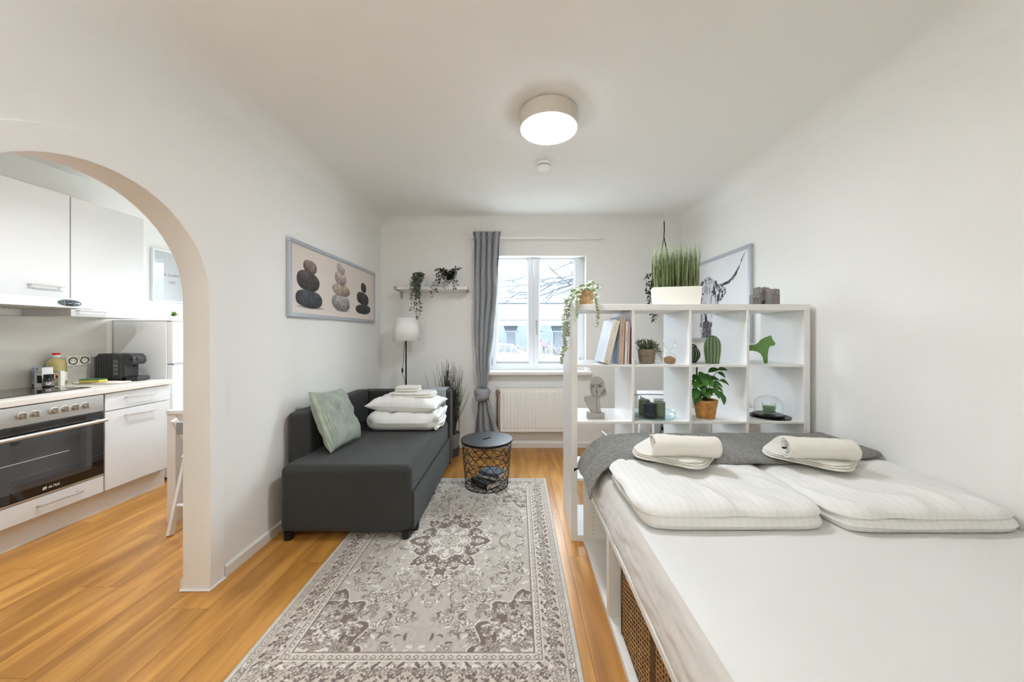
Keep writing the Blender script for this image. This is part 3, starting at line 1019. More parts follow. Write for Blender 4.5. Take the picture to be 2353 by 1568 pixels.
# ------------------------------------------------------------------ wire basket table with books inside
bt = thing('wire_basket_table', 'black round wire basket side table standing on the rug edge', 'side table', (-.262, 2.985, .0088))
R0, R1, HB = .178, .208, .362
mb = MB()
NW = 16
for sgn in (-1, 1):
    for k in range(NW):
        pts = []
        for q in range(25):
            z = q / 24
            a = 2 * math.pi * (k / NW) + sgn * z * math.pi * .55
            r = R0 + (R1 - R0) * z
            pts.append((r * math.cos(a), r * math.sin(a), .004 + HB * z))
        mb.tube(pts, .0019, 5)
stuff(obj('lattice', mb, 'black_metal', bt, smooth=True))
def ring(r, z, rad=.0025, n=48): return MB().tube([(r * math.cos(2 * math.pi * k / n), r * math.sin(2 * math.pi * k / n), z) for k in range(n)], rad, 6, closed=True)
for z in (0, .2, .4, .6, .8, 1):
    obj('ring', ring(R0 + (R1 - R0) * z, .004 + HB * z, .003 if z in (0, 1) else .0022), 'black_metal', bt, smooth=True)
mb = MB()
for k in range(NW):
    a = 2 * math.pi * k / NW
    mb.tube([(R0 * math.cos(a), R0 * math.sin(a), .004), (.06 * math.cos(a + .5), .06 * math.sin(a + .5), .004)], .002, 5)
stuff(obj('base_spokes', mb, 'black_metal', bt, smooth=True))
obj('inner_ring', ring(.06, .004), 'black_metal', bt, smooth=True)
# disc lid with a slot for the hand
def lid():
    mb = MB(); n = 64; Rl = .218
    slot = []
    sw, sl, an = .011, .032, math.radians(42)
    for k in range(n):
        a = 2 * math.pi * k / n
        cx, cy = math.cos(a), math.sin(a)
        ex = sl * (1 if cx > 0 else -1) + sw * cx
        slot.append((ex, sw * cy))
    slot = [(p[0] * math.cos(an) - p[1] * math.sin(an), p[0] * math.sin(an) + p[1] * math.cos(an)) for p in slot]
    rim = [(Rl * math.cos(2 * math.pi * k / n + an), Rl * math.sin(2 * math.pi * k / n + an)) for k in range(n)]
    z0, z1 = HB + .008, HB + .024
    rings = [[(x * .985, y * .985, z0) for x, y in rim], [(x, y, z0 + .004) for x, y in rim], [(x, y, z1 - .003) for x, y in rim], [(x * .99, y * .99, z1) for x, y in rim], [(x, y, z1) for x, y in slot], [(x, y, z0) for x, y in slot]]
    vs = [p for r in rings for p in r]; fs = []
    for i in range(6):
        for k in range(n):
            fs.append((i * n + k, i * n + (k + 1) % n, ((i + 1) % 6) * n + (k + 1) % n, ((i + 1) % 6) * n + k))
    return mb.add(vs, fs)
obj('lid', lid(), 'black_plastic', bt, smooth=True, angle=.6)

def book(name, label, w, h, th, cover, loc, rot=(0, 0, 0), group=None, spine=None, page='paper_edge'):
    """Origin at the spine's foot; spine faces local -y, thickness along x, width along y, height along z."""
    t = thing(name, label, 'book', loc, 0, group)
    t.rotation_euler = rot
    c_ = .0022
    obj('cover', MB().box(0, c_, 0, w, 0, h).box(th - c_, th, 0, w, 0, h), cover, t, bevel=.0006, seg=1)
    obj('spine', MB().box(0, th, -.0015, .002, 0, h), spine or cover, t, bevel=.001, seg=2)
    obj('pages', MB().box(c_, th - c_, .002, w - .004, .003, h - .003), page, t)
    return t
g = 'books inside the wire basket'
R90 = math.pi / 2
# lying books: thickness axis turned upward
b1 = book('paperback_book', 'thick black paperback with white spine lettering inside the wire basket', .15, .215, .042, 'book_black', (0, 0, 0), group=g)
b1.matrix_world = basis((-.262 - .135, 2.985 + .012, .0175), (0, 0, 1), (.72, .69, 0), (.69, -.72, 0)) 
print_marks(8, .022, 'print_white', b1, basis((.021, -.0018, .12), (0, 0, 1), (1, 0, 0), (0, -1, 0)))
print_marks(6, .018, 'print_white', b1, basis((.0425, .05, .15), (0, 0, 1), (0, -1, 0), (1, 0, 0)))
b2 = book('paperback_book', 'grey paperback with a dark photo cover inside the wire basket', .14, .21, .030, 'book_photo', (0, 0, 0), group=g)
b2.matrix_world = basis((-.262 - .075, 2.985 + .045, .0805), (0, 0, 1), (.55, .83, 0), (.83, -.55, 0))
print_marks(5, .024, 'print_white', b2, basis((.0304, .045, .12), (0, 0, 1), (0, -1, 0), (1, 0, 0)))
b3 = book('paperback_book', 'cream edged paperback under the grey one inside the wire basket', .13, .19, .020, 'book_cream', (0, 0, 0), group=g)
b3.matrix_world = basis((-.262 - .078, 2.985 + .035, .0600), (0, 0, 1), (.50, .866, 0), (.866, -.50, 0))

# ------------------------------------------------------------------ floor lamp, wall shelf, plants in the corner
lp = P(933, 757, 3.72)
fl = thing('floor_lamp', 'slim black floor lamp with white drum shade behind the sofa', 'floor lamp', (lp.x, lp.y, 0))
obj('base', MB().lathe([(.0001, 0), (.125, 0), (.125, .008), (.12, .014), (.012, .022), (.012, .03)], 40), 'black_metal', fl, smooth=True)
obj('pole', MB().cyl((0, 0, .025), .0075, 1.24, 14), 'black_metal', fl, smooth=True)
obj('shade', MB().lathe([(.139, 1.207), (.118, 1.447)], 56, caps=False), 'shade_white', fl, smooth=True, solid=.002)
mb = MB()
for k in range(3):
    a = k * 2.094 + .4
    mb.tube([(0, 0, 1.262), (.137 * math.cos(a), .137 * math.sin(a), 1.222)], .002, 5)
obj('shade_ring', mb, 'black_metal', fl, smooth=True)
for k in range(3):
    a = -2.2 + k * 2.094
    obj('shade_screw', MB().sphere((.14 * math.cos(a), .14 * math.sin(a), 1.221), .004, n=8, m=6), 'black_metal', fl, smooth=True)
cordpts = [(-.008, -.008, 1.2), (-.018, -.012, 1.1), (-.024, -.012, 1.0), (-.03, -.013, .93), (-.036, -.013, .875), (-.03, -.013, .84), (-.012, -.012, .81), (-.008, -.012, .72), (-.010, -.012, .1), (-.02, .06, .02)]
obj('cord', MB().tube(cordpts, .0025, 6), 'black_plastic', fl, smooth=True)
obj('switch', MB().sphere((-.034, -.013, .895), .010, .008, .028, n=12, m=8), 'black_plastic', fl, smooth=True)

ws = thing('wall_shelf', 'narrow white wall shelf on steel brackets above the floor lamp', 'shelf', (-.93, YB, 1.75))
obj('board', MB().box(-1.30 + .93, -.56 + .93, -.205, -.001, 0.004, .030), 'white_lacquer', ws, bevel=.002)
for bx in (-1.305 + .93, -.56 + .93):
    br = MB().box(bx - .014, bx + .014, -.21, -.002, -.003, .003).box(bx - .014, bx + .014, -.214, -.208, -.003, .036).box(bx - .013, bx + .013, -.006, -.0005, -.075, .055)
    obj('bracket', br, 'nickel', ws, bevel=.0015, seg=1)

def trailing(mb_leaf, mb_stem, start, path_fn, n, L, W, rg, spread=.02):
    prev = Vector(start); pts = [prev]
    for k in range(1, n):
        p = Vector(path_fn(k / (n - 1))) + Vector(start)
        pts.append(p)
        d = p - pts[-2]
        for s in (-1, 1):
            dirv = Vector((rg.uniform(-1, 1), rg.uniform(-1, 1), rg.uniform(-.7, .4)))
            mb_leaf.leaf(p + dirv * spread * .2, dirv, (rg.uniform(-.5, .5), rg.uniform(-1, .2), 1), L * rg.uniform(.7, 1.15), W * rg.uniform(.8, 1.1))
    mb_stem.tube(pts, .0015, 4)

def ball_leaves(mb, c, r, n, L, W, rg, rz=None):
    for k in range(n):
        v = Vector((rg.gauss(0, 1), rg.gauss(0, 1), rg.gauss(0, 1))).normalized()
        p = Vector(c) + Vector((v.x * r, v.y * r, v.z * (rz or r))) * rg.uniform(.35, 1)
        dv = (v + Vector((rg.uniform(-.7, .7), rg.uniform(-.7, .7), rg.uniform(-.8, .4)))).normalized()
        mb.leaf(p, dv, v + Vector((0, 0, .5)), L * rg.uniform(.7, 1.2), W * rg.uniform(.8, 1.15))

rg = random.Random(3)
p0 = P(968, 650, 3.86)
hp = thing('trailing_plant', 'grey-green trailing plant hanging down from the wall shelf', 'plant', (p0.x, 3.87, 1.7805))
obj('pot', MB().lathe([(.0001, 0), (.036, 0), (.048, .085), (.044, .085), (.04, .07), (.0001, .07)], 28), 'white_plastic', hp, smooth=True)
lf, st = MB(), MB()
for k in range(15):
    a = rg.uniform(-2.9, -.25); x0 = rg.uniform(-.045, .05); ln = rg.choice([.12, .17, .22, .28, .34, .42]) if k > 2 else .44 - .03 * k
    ex = x0 + rg.uniform(-.02, .035)
    trailing(lf, st, (x0 * .6, -.02, .085), lambda t, x0=x0, ex=ex, ln=ln: ((ex - x0 * .6) * min(1, t * 2.2), -.215 * min(1, t * 3.2) - .02 * math.sin(t * 5), .055 * math.sin(min(1, t * 3.2) * 3.14) - max(0, t - .22) / .78 * ln), 15, .026, .021, rg)
ball_leaves(lf, (0, -.1, .1), .065, 110, .026, .022, rg, .055)
stuff(obj('foliage', lf, 'leaf_grey_green', hp)); obj('stems', st, 'stem_brown', hp)
p0 = P(1033, 650, 3.86)
hp = thing('trailing_plant', 'dark green bushy plant spilling over the wall shelf near the curtain', 'plant', (p0.x + .01, 3.86, 1.7805))
obj('pot', MB().lathe([(.0001, 0), (.034, 0), (.045, .08), (.041, .08), (.038, .066), (.0001, .066)], 28), 'white_plastic', hp, smooth=True)
lf, st = MB(), MB()
for k in range(26):
    a = rg.uniform(0, 6.28); r = rg.uniform(.07, .15)
    dz = rg.uniform(-.17, .04)
    trailing(lf, st, (0, -.02, .08), lambda t, a=a, r=r, dz=dz: (r * math.cos(a) * t * 1.05, -.11 * t + r * .5 * math.sin(a) * t, .10 * math.sin(t * 2.4) + dz * t * t), 9, .034, .018, rg)
for (ex, ln) in ((-.14, .20), (-.11, .15), (-.155, .16)):
    trailing(lf, st, (0, -.03, .085), lambda t, ex=ex, ln=ln: (ex * t, -.2 * min(1, t * 1.5), .06 * math.sin(t * 3.1) - max(0, t - .3) * ln * 1.5), 12, .034, .018, rg)
stuff(obj('foliage', lf, 'leaf_dark', hp)); obj('stems', st, 'stem_brown', hp)

# tall reed plant in a grey pot behind the sofa
rp = thing('reed_grass_plant', 'tall dark artificial reed grass in a grey pot behind the sofa', 'plant', (-.722, 3.73, 0))
obj('pot', MB().lathe([(.0001, 0), (.085, 0), (.112, .235), (.104, .235), (.095, .2), (.0001, .2)], 36), 'pot_grey', rp, smooth=True)
obj('pot_saucer', MB().lathe([(.0001, .0), (.1, .0), (.104, .09), (.089, .09)], 36), 'concrete_dark', rp, smooth=True)
obj('soil', MB().lathe([(.0001, .206), (.096, .204)], 24, caps=False), 'soil', rp)
mb = MB()
for k in range(150):
    a = rg.uniform(0, 6.28); r = abs(rg.gauss(0, .085)); hgt = rg.uniform(.45, .82) - r * .5
    b0 = Vector((rg.uniform(-.05, .05), rg.uniform(-.04, .04), .2))
    e = Vector((r * math.cos(a) * 1.5 - .02, max(-.07, min(.16, r * .8 * math.sin(a))), .2 + hgt))
    bnd = rg.uniform(-.05, .05)
    mb.tube([b0 + (e - b0) * t + Vector((bnd * math.sin(t * 3.1) * .6, 0, 0)) for t in (0, .25, .5, .75, 1)], [.0028, .0028, .0025, .002, .0008], 4)
for k in range(22):
    x_ = rg.uniform(.05, .105); z_ = rg.uniform(.3, .62)
    mb.tube([(.03, 0, .2), (x_ * .6, .01, z_), (x_ * .95, .02, z_ + .08), (x_ * 1.0, .02, max(.25, z_ - .18))], [.0026, .0024, .002, .0008], 4)
stuff(obj('blades', mb, 'reed_dark', rp, smooth=True))

# ------------------------------------------------------------------ pebble picture on the left wall
def paint_pebbles(w, h, nx, ny):
    X, Y = np.meshgrid(np.linspace(0, w, nx), np.linspace(0, h, ny))
    img = np.zeros((ny, nx, 3)) + np.array((226, 214, 203)) / 255
    img += (vnoise(X, Y, 3, 1) * .012)[..., None]
    img += np.where(Y < .105, .035 * (1 - Y / .105), 0)[..., None]
    def pebble(cx, cy, rx, ry, ang, col, vein=0.0, light=.22, seed=1, sq=2.4):
        dx, dy = X - cx, Y - cy
        a = (dx * math.cos(ang) + dy * math.sin(ang)) / rx; b = (-dx * math.sin(ang) + dy * math.cos(ang)) / ry
        q = np.abs(a) ** sq + np.abs(b) ** sq + .10 * vnoise(X, Y, 16, seed)
        m = np.clip((1 - q) / .06, 0, 1)[..., None]
        c = np.zeros_like(img) + np.array(col) / 255
        shade = .82 + light * np.clip(b, -1, 1) - .16 * np.clip(np.abs(a), 0, 1) ** 2 - .1 * np.clip(-b, 0, 1) ** 2
        c = c * (shade + .12 * vnoise(X, Y, 34, seed + 9) + .08 * vnoise(X, Y, 90, seed + 4))[..., None]
        if vein:
            v = np.abs(vnoise(X, Y, 13, seed + 2) + .3 * vnoise(X, Y, 40, seed + 3))
            c = c + (np.clip(.035 - v, 0, 1) * 9 * vein)[..., None] * np.array((1, .9, .8))
        img[:] = img * (1 - m) + c * m
    def ground(cx, cy, rx):
        q = ((X - cx) / rx) ** 2 + ((Y - cy) / .014) ** 2
        img[:] *= (1 - .45 * np.clip(1 - q, 0, 1))[..., None]
    def at(x, y):
        x, y = 600 + x / 3.137, 500 + y / 3.137
        d = XL * F_PX / (x - CX)
        return d - PIC_Y0 - .027, CAM_H - (y - CY) * d / F_PX - PIC_Z0 - .027
    def stone(x0, x1, y0, y1, ang, col, vein, light, seed):
        xm = (x0 + x1) / 2
        (u0, _), (u1, _), (um, v0), (_, v1) = at(x0, 0), at(x1, 0), at(xm, y1), at(xm, y0)
        pebble((u0 + u1) / 2, (v0 + v1) / 2, (u1 - u0) / 2, (v1 - v0) / 2, ang, col, vein, light, seed)
    ground(*at(350, 650), .2); ground(*at(575, 672), .13); ground(*at(730, 692), .13)
    stone(232, 430, 525, 655, -.03, (88, 88, 92), 0, .2, 5)
    stone(236, 406, 388, 530, -.06, (94, 86, 82), .3, .2, 6)
    stone(288, 386, 310, 405, -.05, (160, 138, 126), .12, .2, 7)
    stone(495, 627, 557, 675, -.03, (200, 192, 186), .05, .16, 11)
    stone(500, 628, 478, 570, -.03, (216, 194, 174), .06, .14, 12)
    stone(518, 603, 390, 490, -.10, (230, 210, 194), .05, .14, 13)
    stone(532, 592, 338, 408, -.35, (234, 222, 212), .03, .1, 14)
    stone(668, 778, 628, 697, .03, (72, 72, 72), .08, .2, 16)
    stone(677, 765, 541, 632, -.1, (74, 72, 70), .22, .2, 17)
    stone(708, 746, 475, 543, -.2, (88, 78, 70), .2, .2, 18)
    return img
def framed(name, label, origin, ux, nrm, w, h, fw, depth, paint, nx, ny, fmat='frame_silver', glaze=False):
    """Picture whose lower corner is origin; ux runs along the wall, nrm points into the room."""
    t = thing(name, label, 'picture')
    t.matrix_world = basis(origin, ux, (0, 0, 1), Vector(nrm))
    fr = MB()
    for x0, x1, y0, y1 in ((0, w, 0, fw), (0, w, h - fw, h), (0, fw, fw, h - fw), (w - fw, w, fw, h - fw)):
        fr.box(x0, x1, y0, y1, 0.001, depth)
    obj('frame', fr, fmat, t, bevel=.003)
    obj('backing', MB().box(fw * .5, w - fw * .5, fw * .5, h - fw * .5, .001, depth * .55), 'print_white', t)
    s = painted_sheet('print', w - 2 * fw, h - 2 * fw, paint(w - 2 * fw, h - 2 * fw, nx, ny), 'print_glazed' if glaze else 'print_sheet', t)
    s.location = (fw, fw, depth * .6)
    return t
a = P(657, 727, 1); b = P(857, 742, 1)
PIC_Y0, PIC_Y1 = XL / a.x, XL / b.x
PIC_Z0 = CAM_H + (a.z - CAM_H) * PIC_Y0
framed('pebble_picture', 'wide silver framed picture of three stacks of balanced pebbles', (XL, PIC_Y0, PIC_Z0), (0, 1, 0), (1, 0, 0), PIC_Y1 - PIC_Y0, .532, .027, .026, paint_pebbles, 420, 170)
# ------------------------------------------------------------------ curtain rod, curtain, radiator
ROD_Y, ROD_Z = 3.872, 2.335
rx0, rx1 = P(1078, 545, ROD_Y).x, P(1390, 545, ROD_Y).x
rod = thing('curtain_rod', 'thin white curtain rod above the window', 'curtain rod', (rx0, ROD_Y, ROD_Z))
obj('rail', MB().cyl((0, 0, 0), .011, rx1 - rx0, 14, 'X'), 'white_plastic', rod, smooth=True)
for e in (0, rx1 - rx0):
    obj('end_cap', MB().cyl((e - .012, 0, 0), .016, .024, 14, 'X'), 'white_plastic', rod, smooth=True)
for e in (.03, rx1 - rx0 - .03):
    obj('wall_bracket', MB().tube([(e, 0, 0), (e, YB - ROD_Y - .004, 0)], .008, 8).cyl((e, YB - ROD_Y - .008, 0), .018, .0075, 16, 'Y'), 'white_plastic', rod, smooth=True)

cu = thing('curtain', 'grey curtain knotted low beside the window', 'curtain', (-.42, 3.85, .28))
def key(z, tab):
    for (za, *a), (zb, *b) in zip(tab[:-1], tab[1:]):
        if za >= z >= zb:
            t = (za - z) / (za - zb); t = t * t * (3 - 2 * t)
            return [p + (q - p) * t for p, q in zip(a, b)]
    return list(tab[-1][1:])
def pxz(y): return CAM_H - (y - CY) * 3.85 / F_PX
def pxx(x): return (x - CX) * 3.85 / F_PX
CT = [(pxz(532), pxx(1085), pxx(1152), .030), (pxz(560), pxx(1088), pxx(1149), .032), (pxz(650), pxx(1087), pxx(1147), .050), (pxz(760), pxx(1087), pxx(1138), .060), (pxz(840), pxx(1093), pxx(1128), .045), (pxz(880), pxx(1099), pxx(1121), .03), (pxz(892), pxx(1100), pxx(1119), .025)]
def cloth(tab, y_off, nf, seed):
    zt, zb = tab[0][0], tab[-1][0]
    def f(u, v):
        z = zt + (zb - zt) * v
        x0, x1, am = key(z, tab)
        w = u + .03 * nz(u * 3, z * 1.6, seed)
        ph = 2 * math.pi * nf * w + 1.1 * nz(u * 3, z * 1.3, seed + 3)
        s = math.sin(ph)
        return (x0 + (x1 - x0) * u + .30 * am * math.cos(ph), 3.85 + y_off + am * s * (.8 + .35 * nz(u * 7, z * 3, seed)) + .006 * nz(u * 20, z * 16, seed), z + .006 * math.sin(ph * 1.0) * (1 if v < .02 else 0))
    return MB().grid(f, 190, 90)
obj('upper_drop', cloth(CT, 0, 4.5, 1.0), 'curtain_grey', cu, smooth=True, world=True, angle=3, solid=.0015)
TT = [(pxz(915), pxx(1098), pxx(1122), .024), (pxz(940), pxx(1096), pxx(1128), .032), (pxz(970), pxx(1091), pxx(1137), .04), (pxz(1004), pxx(1088), pxx(1147), .045)]
obj('tail', cloth(TT, 0, 3, 6.0), 'curtain_grey', cu, smooth=True, world=True, angle=3, solid=.0015)
kn = MB()
kc = Vector((pxx(1107), 3.85, pxz(905)))
def knot(u, v, tilt, rx, ry, rz, ph):
    a, b = 2 * math.pi * u, 2 * math.pi * v
    R = 1 + .10 * math.sin(3 * a + ph)
    x = (rx + .036 * math.cos(b) * R) * math.cos(a); y = (ry + .034 * math.cos(b)) * math.sin(a)
    z = rz * math.sin(b) * (1 + .25 * math.cos(a)) + .006 * math.sin(9 * b + 2 * a)
    p = Matrix.Rotation(tilt, 3, 'Y') @ Vector((x, y, z))
    return kc + p
kn.grid(lambda u, v: knot(u, v, .42, .052, .045, .062, 0), 40, 24, True, True)
kn.grid(lambda u, v: knot(u, v, -.5, .045, .052, .045, 1.4) + Vector((.004, -.012, -.025)), 40, 24, True, True)
obj('knot', kn, 'curtain_grey', cu, smooth=True, angle=3, world=True)

ra_x0, ra_x1, ra_z0, ra_z1 = P(1150, 0, 3.87).x, .595, P(0, 993, 3.87).z, P(0, 893, 3.87).z
rad = thing('radiator', 'white ribbed panel radiator under the window', 'radiator', (ra_x0, 3.87, ra_z0))
W_, H_ = ra_x1 - ra_x0, ra_z1 - ra_z0
pr = []
n = 19
for k in range(n):
    c0 = .025 + (W_ - .05) * k / n; st_ = (W_ - .05) / n
    pr += [(c0 + st_ * .08, 0), (c0 + st_ * .22, -.007), (c0 + st_ * .62, -.007), (c0 + st_ * .76, 0)]
vs, fs = [], []
prof = [(0, 0)] + pr + [(W_, 0)]
levels = [(0.0, 0), (.028, 0), (.045, 1), (H_ - .045, 1), (H_ - .028, 0), (H_, 0)]
for z, k in levels:
    vs += [(x, y * k, z) for x, y in prof]
m = len(prof)
for j in range(len(levels) - 1):
    for i in range(m - 1): fs.append((j * m + i, j * m + i + 1, (j + 1) * m + i + 1, (j + 1) * m + i))
mb = MB().add(vs, fs)
mb.add([(0, 0, 0), (W_, 0, 0), (W_, 0, H_), (0, 0, H_), (0, .012, 0), (W_, .012, 0), (W_, .012, H_), (0, .012, H_)], [(4, 5, 6, 7), (0, 1, 5, 4), (3, 2, 6, 7), (0, 3, 7, 4), (1, 2, 6, 5)])
obj('front_panel', mb, 'radiator_white', rad)
for e in (-.003, W_): obj('side_cover', MB().box(e, e + .003, .002, .085, .004, H_ - .002), 'radiator_white', rad)
mb = MB()
for k in range(36):
    x = .012 + (W_ - .024) * k / 36
    mb.box(x, x + .006, .014, .08, H_ - .004, H_)
mb.box(0, W_, .012, .016, H_ - .006, H_ + .001).box(0, W_, .08, .084, H_ - .006, H_ + .001)
obj('top_grille', mb, 'radiator_white', rad)
mb = MB()
for k in range(30):
    x = .02 + (W_ - .04) * k / 30
    mb.box(x, x + .004, .016, .076, .02, H_ - .02)
obj('fins', mb, 'radiator_white', rad)
for hx in (.12, W_ - .12):
    obj('wall_hanger', MB().box(hx - .015, hx + .015, .084, YB - 3.87 - .0005, .08, H_ - .06), 'radiator_white', rad)
pt = MB().tube([(-.035, .035, -.16), (-.035, .035, H_ - .05)], .0085, 10).tube([(-.035, .035, .02), (0.004, .035, .02)], .0085, 10)
obj('copper_pipe', pt, 'copper', rad, smooth=True)
obj('valve', MB().tube([(-.045, .035, H_ - .045), (.004, .035, H_ - .045)], .012, 10).cyl((-.035, .035, H_ - .075), .014, .05, 10), 'brass', rad, smooth=True)
obj('valve', MB().cyl((-.035, .035, .0), .014, .045, 10), 'brass', rad, smooth=True)
obj('valve_cap', MB().lathe([(.012, 0), (.018, .01), (.02, .03), (.016, .034)], 14, (-.035, .035, H_ - .02)), 'white_plastic', rad, smooth=True)
obj('pipe_foot', MB().box(-.048, -.022, .02, .05, -ra_z0 + .001, -.155), 'white_plastic', rad)

# ------------------------------------------------------------------ bookshelf (open cube shelf as a room divider)
BX0, BX1, BY0, BY1, BH = .329, 1.802, 2.178, 2.568, 1.463
OT, IT = .038, .016
bs = thing('cube_bookshelf', 'tall white open cube bookshelf dividing the room beside the bed', 'bookshelf', ((BX0 + BX1) / 2, (BY0 + BY1) / 2, 0))
def bpart(nm, *a): return obj(nm, MB().box(*a), 'white_lacquer', bs, bevel=.0018, world=True)
bpart('side_panel', BX0, BX0 + OT, BY0, BY1, 0, BH - OT); bpart('side_panel', BX1 - OT, BX1, BY0, BY1, 0, BH - OT)
bpart('top_panel', BX0, BX1, BY0, BY1, BH - OT, BH); bpart('bottom_panel', BX0 + OT, BX1 - OT, BY0, BY1, 0, OT)
CW = (BX1 - BX0 - 2 * OT - 3 * IT) / 4
CHH = (BH - 2 * OT - 3 * IT) / 4
def cell_x(i): return BX0 + OT + i * (CW + IT)
def cell_z(j): return OT + j * (CHH + IT)            # j = 0 bottom row
for i in range(3):
    bpart('divider', cell_x(i) + CW, cell_x(i) + CW + IT, BY0, BY1, OT, BH - OT)
for i in range(4):
    for j in range(3):
        bpart('shelf', cell_x(i) + .0004, cell_x(i) + CW - .0004, BY0 + .001, BY1 - .001, cell_z(j) + CHH, cell_z(j) + CHH + IT)
Z3, Z2, Z1 = cell_z(3), cell_z(2), cell_z(1)          # standing heights of the upper rows
TOPZ = BH
def onx(x, d): return (x - CX) * d / F_PX

# books in the first upper cell, leaning on the divider; spines flush with the front
g = 'books leaning in the upper cube of the shelf'
DX = cell_x(0) + CW
def lean_book(label, xb, xt, w, h, th, cover, spine, yf, texts=()):
    """xb, xt: x of the spine's lower and upper right corner."""
    ang = math.asin(max(-1, min(1, (xt - xb) / h)))
    t = book('book', label, w, h, th, cover, (0, 0, 0), group=g, spine=spine)
    ca, sa = math.cos(ang), math.sin(ang)
    t.matrix_world = basis((xb - th * ca, yf, Z3 + .0008 + th * sa), (ca, 0, -sa), (0, 1, 0), (sa, 0, ca))
    for s, size, m_, z in texts:
        print_marks(s, size, m_, t, basis((th / 2, -.0017, z * h), (0, 0, -1), (1, 0, 0), (0, -1, 0)))
    return t
b = lean_book('slim brown paperback standing against the shelf divider', DX - .002, DX - .001, .20, .225, .008, 'book_brown', 'book_brown', BY0 + .012)
lean_book('slim pink magazine leaning second from the shelf divider', DX - .0155, DX - .0095, .22, .262, .010, 'book_pink', 'book_pink', BY0 + .01, ((6, .007, 'print_blue', .93), (3, .007, 'print_red', .06)))
lean_book('thin cream magazine with orange and blue spine blocks in the bookshelf', DX - .030, DX - .0215, .22, .266, .015, 'book_magazine', 'book_magazine', BY0 + .008, ((4, .010, 'print_orange', .70), (5, .010, 'print_black', .58), (3, .007, 'print_orange', .06)))
lean_book('tall tan hardback with blue-grey cover in the bookshelf', DX - .052, DX - .040, .24, .296, .030, 'book_bluegrey', 'book_tan', BY0 + .006, ((16, .012, 'print_grey', .78), (3, .010, 'print_grey', .06)))
lean_book('thick cream hardback with pale blue cover leaning against the others', DX - .138, DX - .073, .25, .275, .040, 'book_white', 'book_cream', BY0 + .004, ((8, .012, 'print_grey', .86), (6, .011, 'print_grey', .47), (3, .010, 'print_black', .05)))

def woven_pot(r0, r1, h, rows, cols, amp, name, m_, parent, wall=.006):
    mb = MB(); n = cols * 4; k = rows * 4
    def f(u, v):
        a = 2 * math.pi * u
        row = int(min(v * rows, rows - 1e-6))
        t = v * rows - row
        s = math.sin(math.pi * t) ** .6
        wv = .5 + .5 * math.sin(cols * a + math.pi * row)
        r = r0 + (r1 - r0) * v + amp * s * (.35 + .65 * wv)
        return (r * math.cos(a), r * math.sin(a), h * v)
    mb.grid(f, n, k + 1, True)
    mb.lathe([(.0001, .001), (r0, .001)], 32, caps=False)
    mb.lathe([(r1 + amp * .6, h - .003), (r1 + amp * .6, h + .003), (r1 - wall, h + .003), (r1 - wall, h * .8), (.0001, h * .8)], 40, caps=False)
    return obj(name, mb, m_, parent, smooth=True, angle=1.2)

# row one: succulent, hourglass, cacti, horse
rg = random.Random(8)
sp_ = thing('potted_succulent', 'spiky rush succulent in a dotted taupe pot on the bookshelf', 'plant', (onx(1486, 2.27), 2.27, Z3 + .0005))
woven_pot(.044, .054, .088, 9, 22, .004, 'pot', 'pot_taupe', sp_)
mb = MB()
for k in range(95):
    a = rg.uniform(0, 6.28); r0 = rg.uniform(0, .045)
    p0 = Vector((r0 * math.cos(a), r0 * math.sin(a), .085))
    out = rg.uniform(.015, .06)
    if rg.random() < .28: a = rg.uniform(-1.2, .5); out = rg.uniform(.06, .10)
    dz = rg.uniform(-.015, .065) if out < .06 else rg.uniform(-.09, .04)
    q = p0 + Vector((out * math.cos(a), out * math.sin(a) * .8, dz))
    mid = (p0 + q) / 2 + Vector((0, 0, .028))
    q.z = max(q.z, .006); q.x = min(q.x, .092)
    mb.tube([p0, mid, q], [.0019, .0019, .0008], 4)
    for s in (-1, 1):
        dv = Vector((rg.uniform(-1, 1), rg.uniform(-1, 1), rg.uniform(-.1, 1))).normalized() * .02
        e_ = mid + dv; e_.z = max(e_.z, .006)
        mb.tube([mid, e_], [.0022, .0008], 4)
stuff(obj('foliage', mb, 'leaf_rush', sp_, smooth=True))

hg = thing('hourglass', 'clear glass hourglass with brown sand on the bookshelf', 'hourglass', (onx(1538.5, 2.25), 2.25, Z3 + .0005))
HP = [(.0001, .001), (.026, .001), (.0375, .006), (.0385, .03), (.037, .048), (.028, .062), (.012, .071), (.006, .078), (.006, .083), (.013, .090), (.030, .102), (.0375, .118), (.038, .145), (.036, .1475), (.0001, .148)]
obj('glass_bulbs', MB().lathe(HP, 40, caps=False), 'clear_glass', hg, smooth=True)
obj('sand', MB().lathe([(.0001, .003), (.025, .003), (.0355, .008), (.0365, .03), (.034, .034), (.018, .042), (.006, .047), (.0001, .0475)], 32, caps=False), 'sand', hg, smooth=True)

def cactus(label, x, y, h, r, ribs, prof, m_, dots, z):
    t = thing('ceramic_cactus', label, 'ornament', (x, y, z))
    mb = MB()
    n, k = ribs * 8, 40
    def rad(v): return r * prof(v)
    def f(u, v):
        a = 2 * math.pi * u
        q = 1 + .055 * (abs(math.cos(ribs * a / 2)) * 2 - 1.2)
        rr = max(.0004, rad(v) * q)
        return (rr * math.cos(a), rr * math.sin(a), h * v)
    mb.grid(f, n, k, True)
    mb.lathe([(.0001, 0), (rad(0) * .95, 0)], 32, caps=False)
    obj('body', mb, m_, t, smooth=True, angle=3)
    if dots:
        db = MB()
        for j in range(ribs):
            a = 2 * math.pi * j / ribs
            for s in range(dots):
                v = .04 + .93 * s / dots
                rr = rad(v) * 1.045
                db.sphere((rr * math.cos(a), rr * math.sin(a), h * v), .0026, n=6, m=4)
        stuff(obj('spine_dots', db, 'cactus_dot', t, smooth=True))
    return t
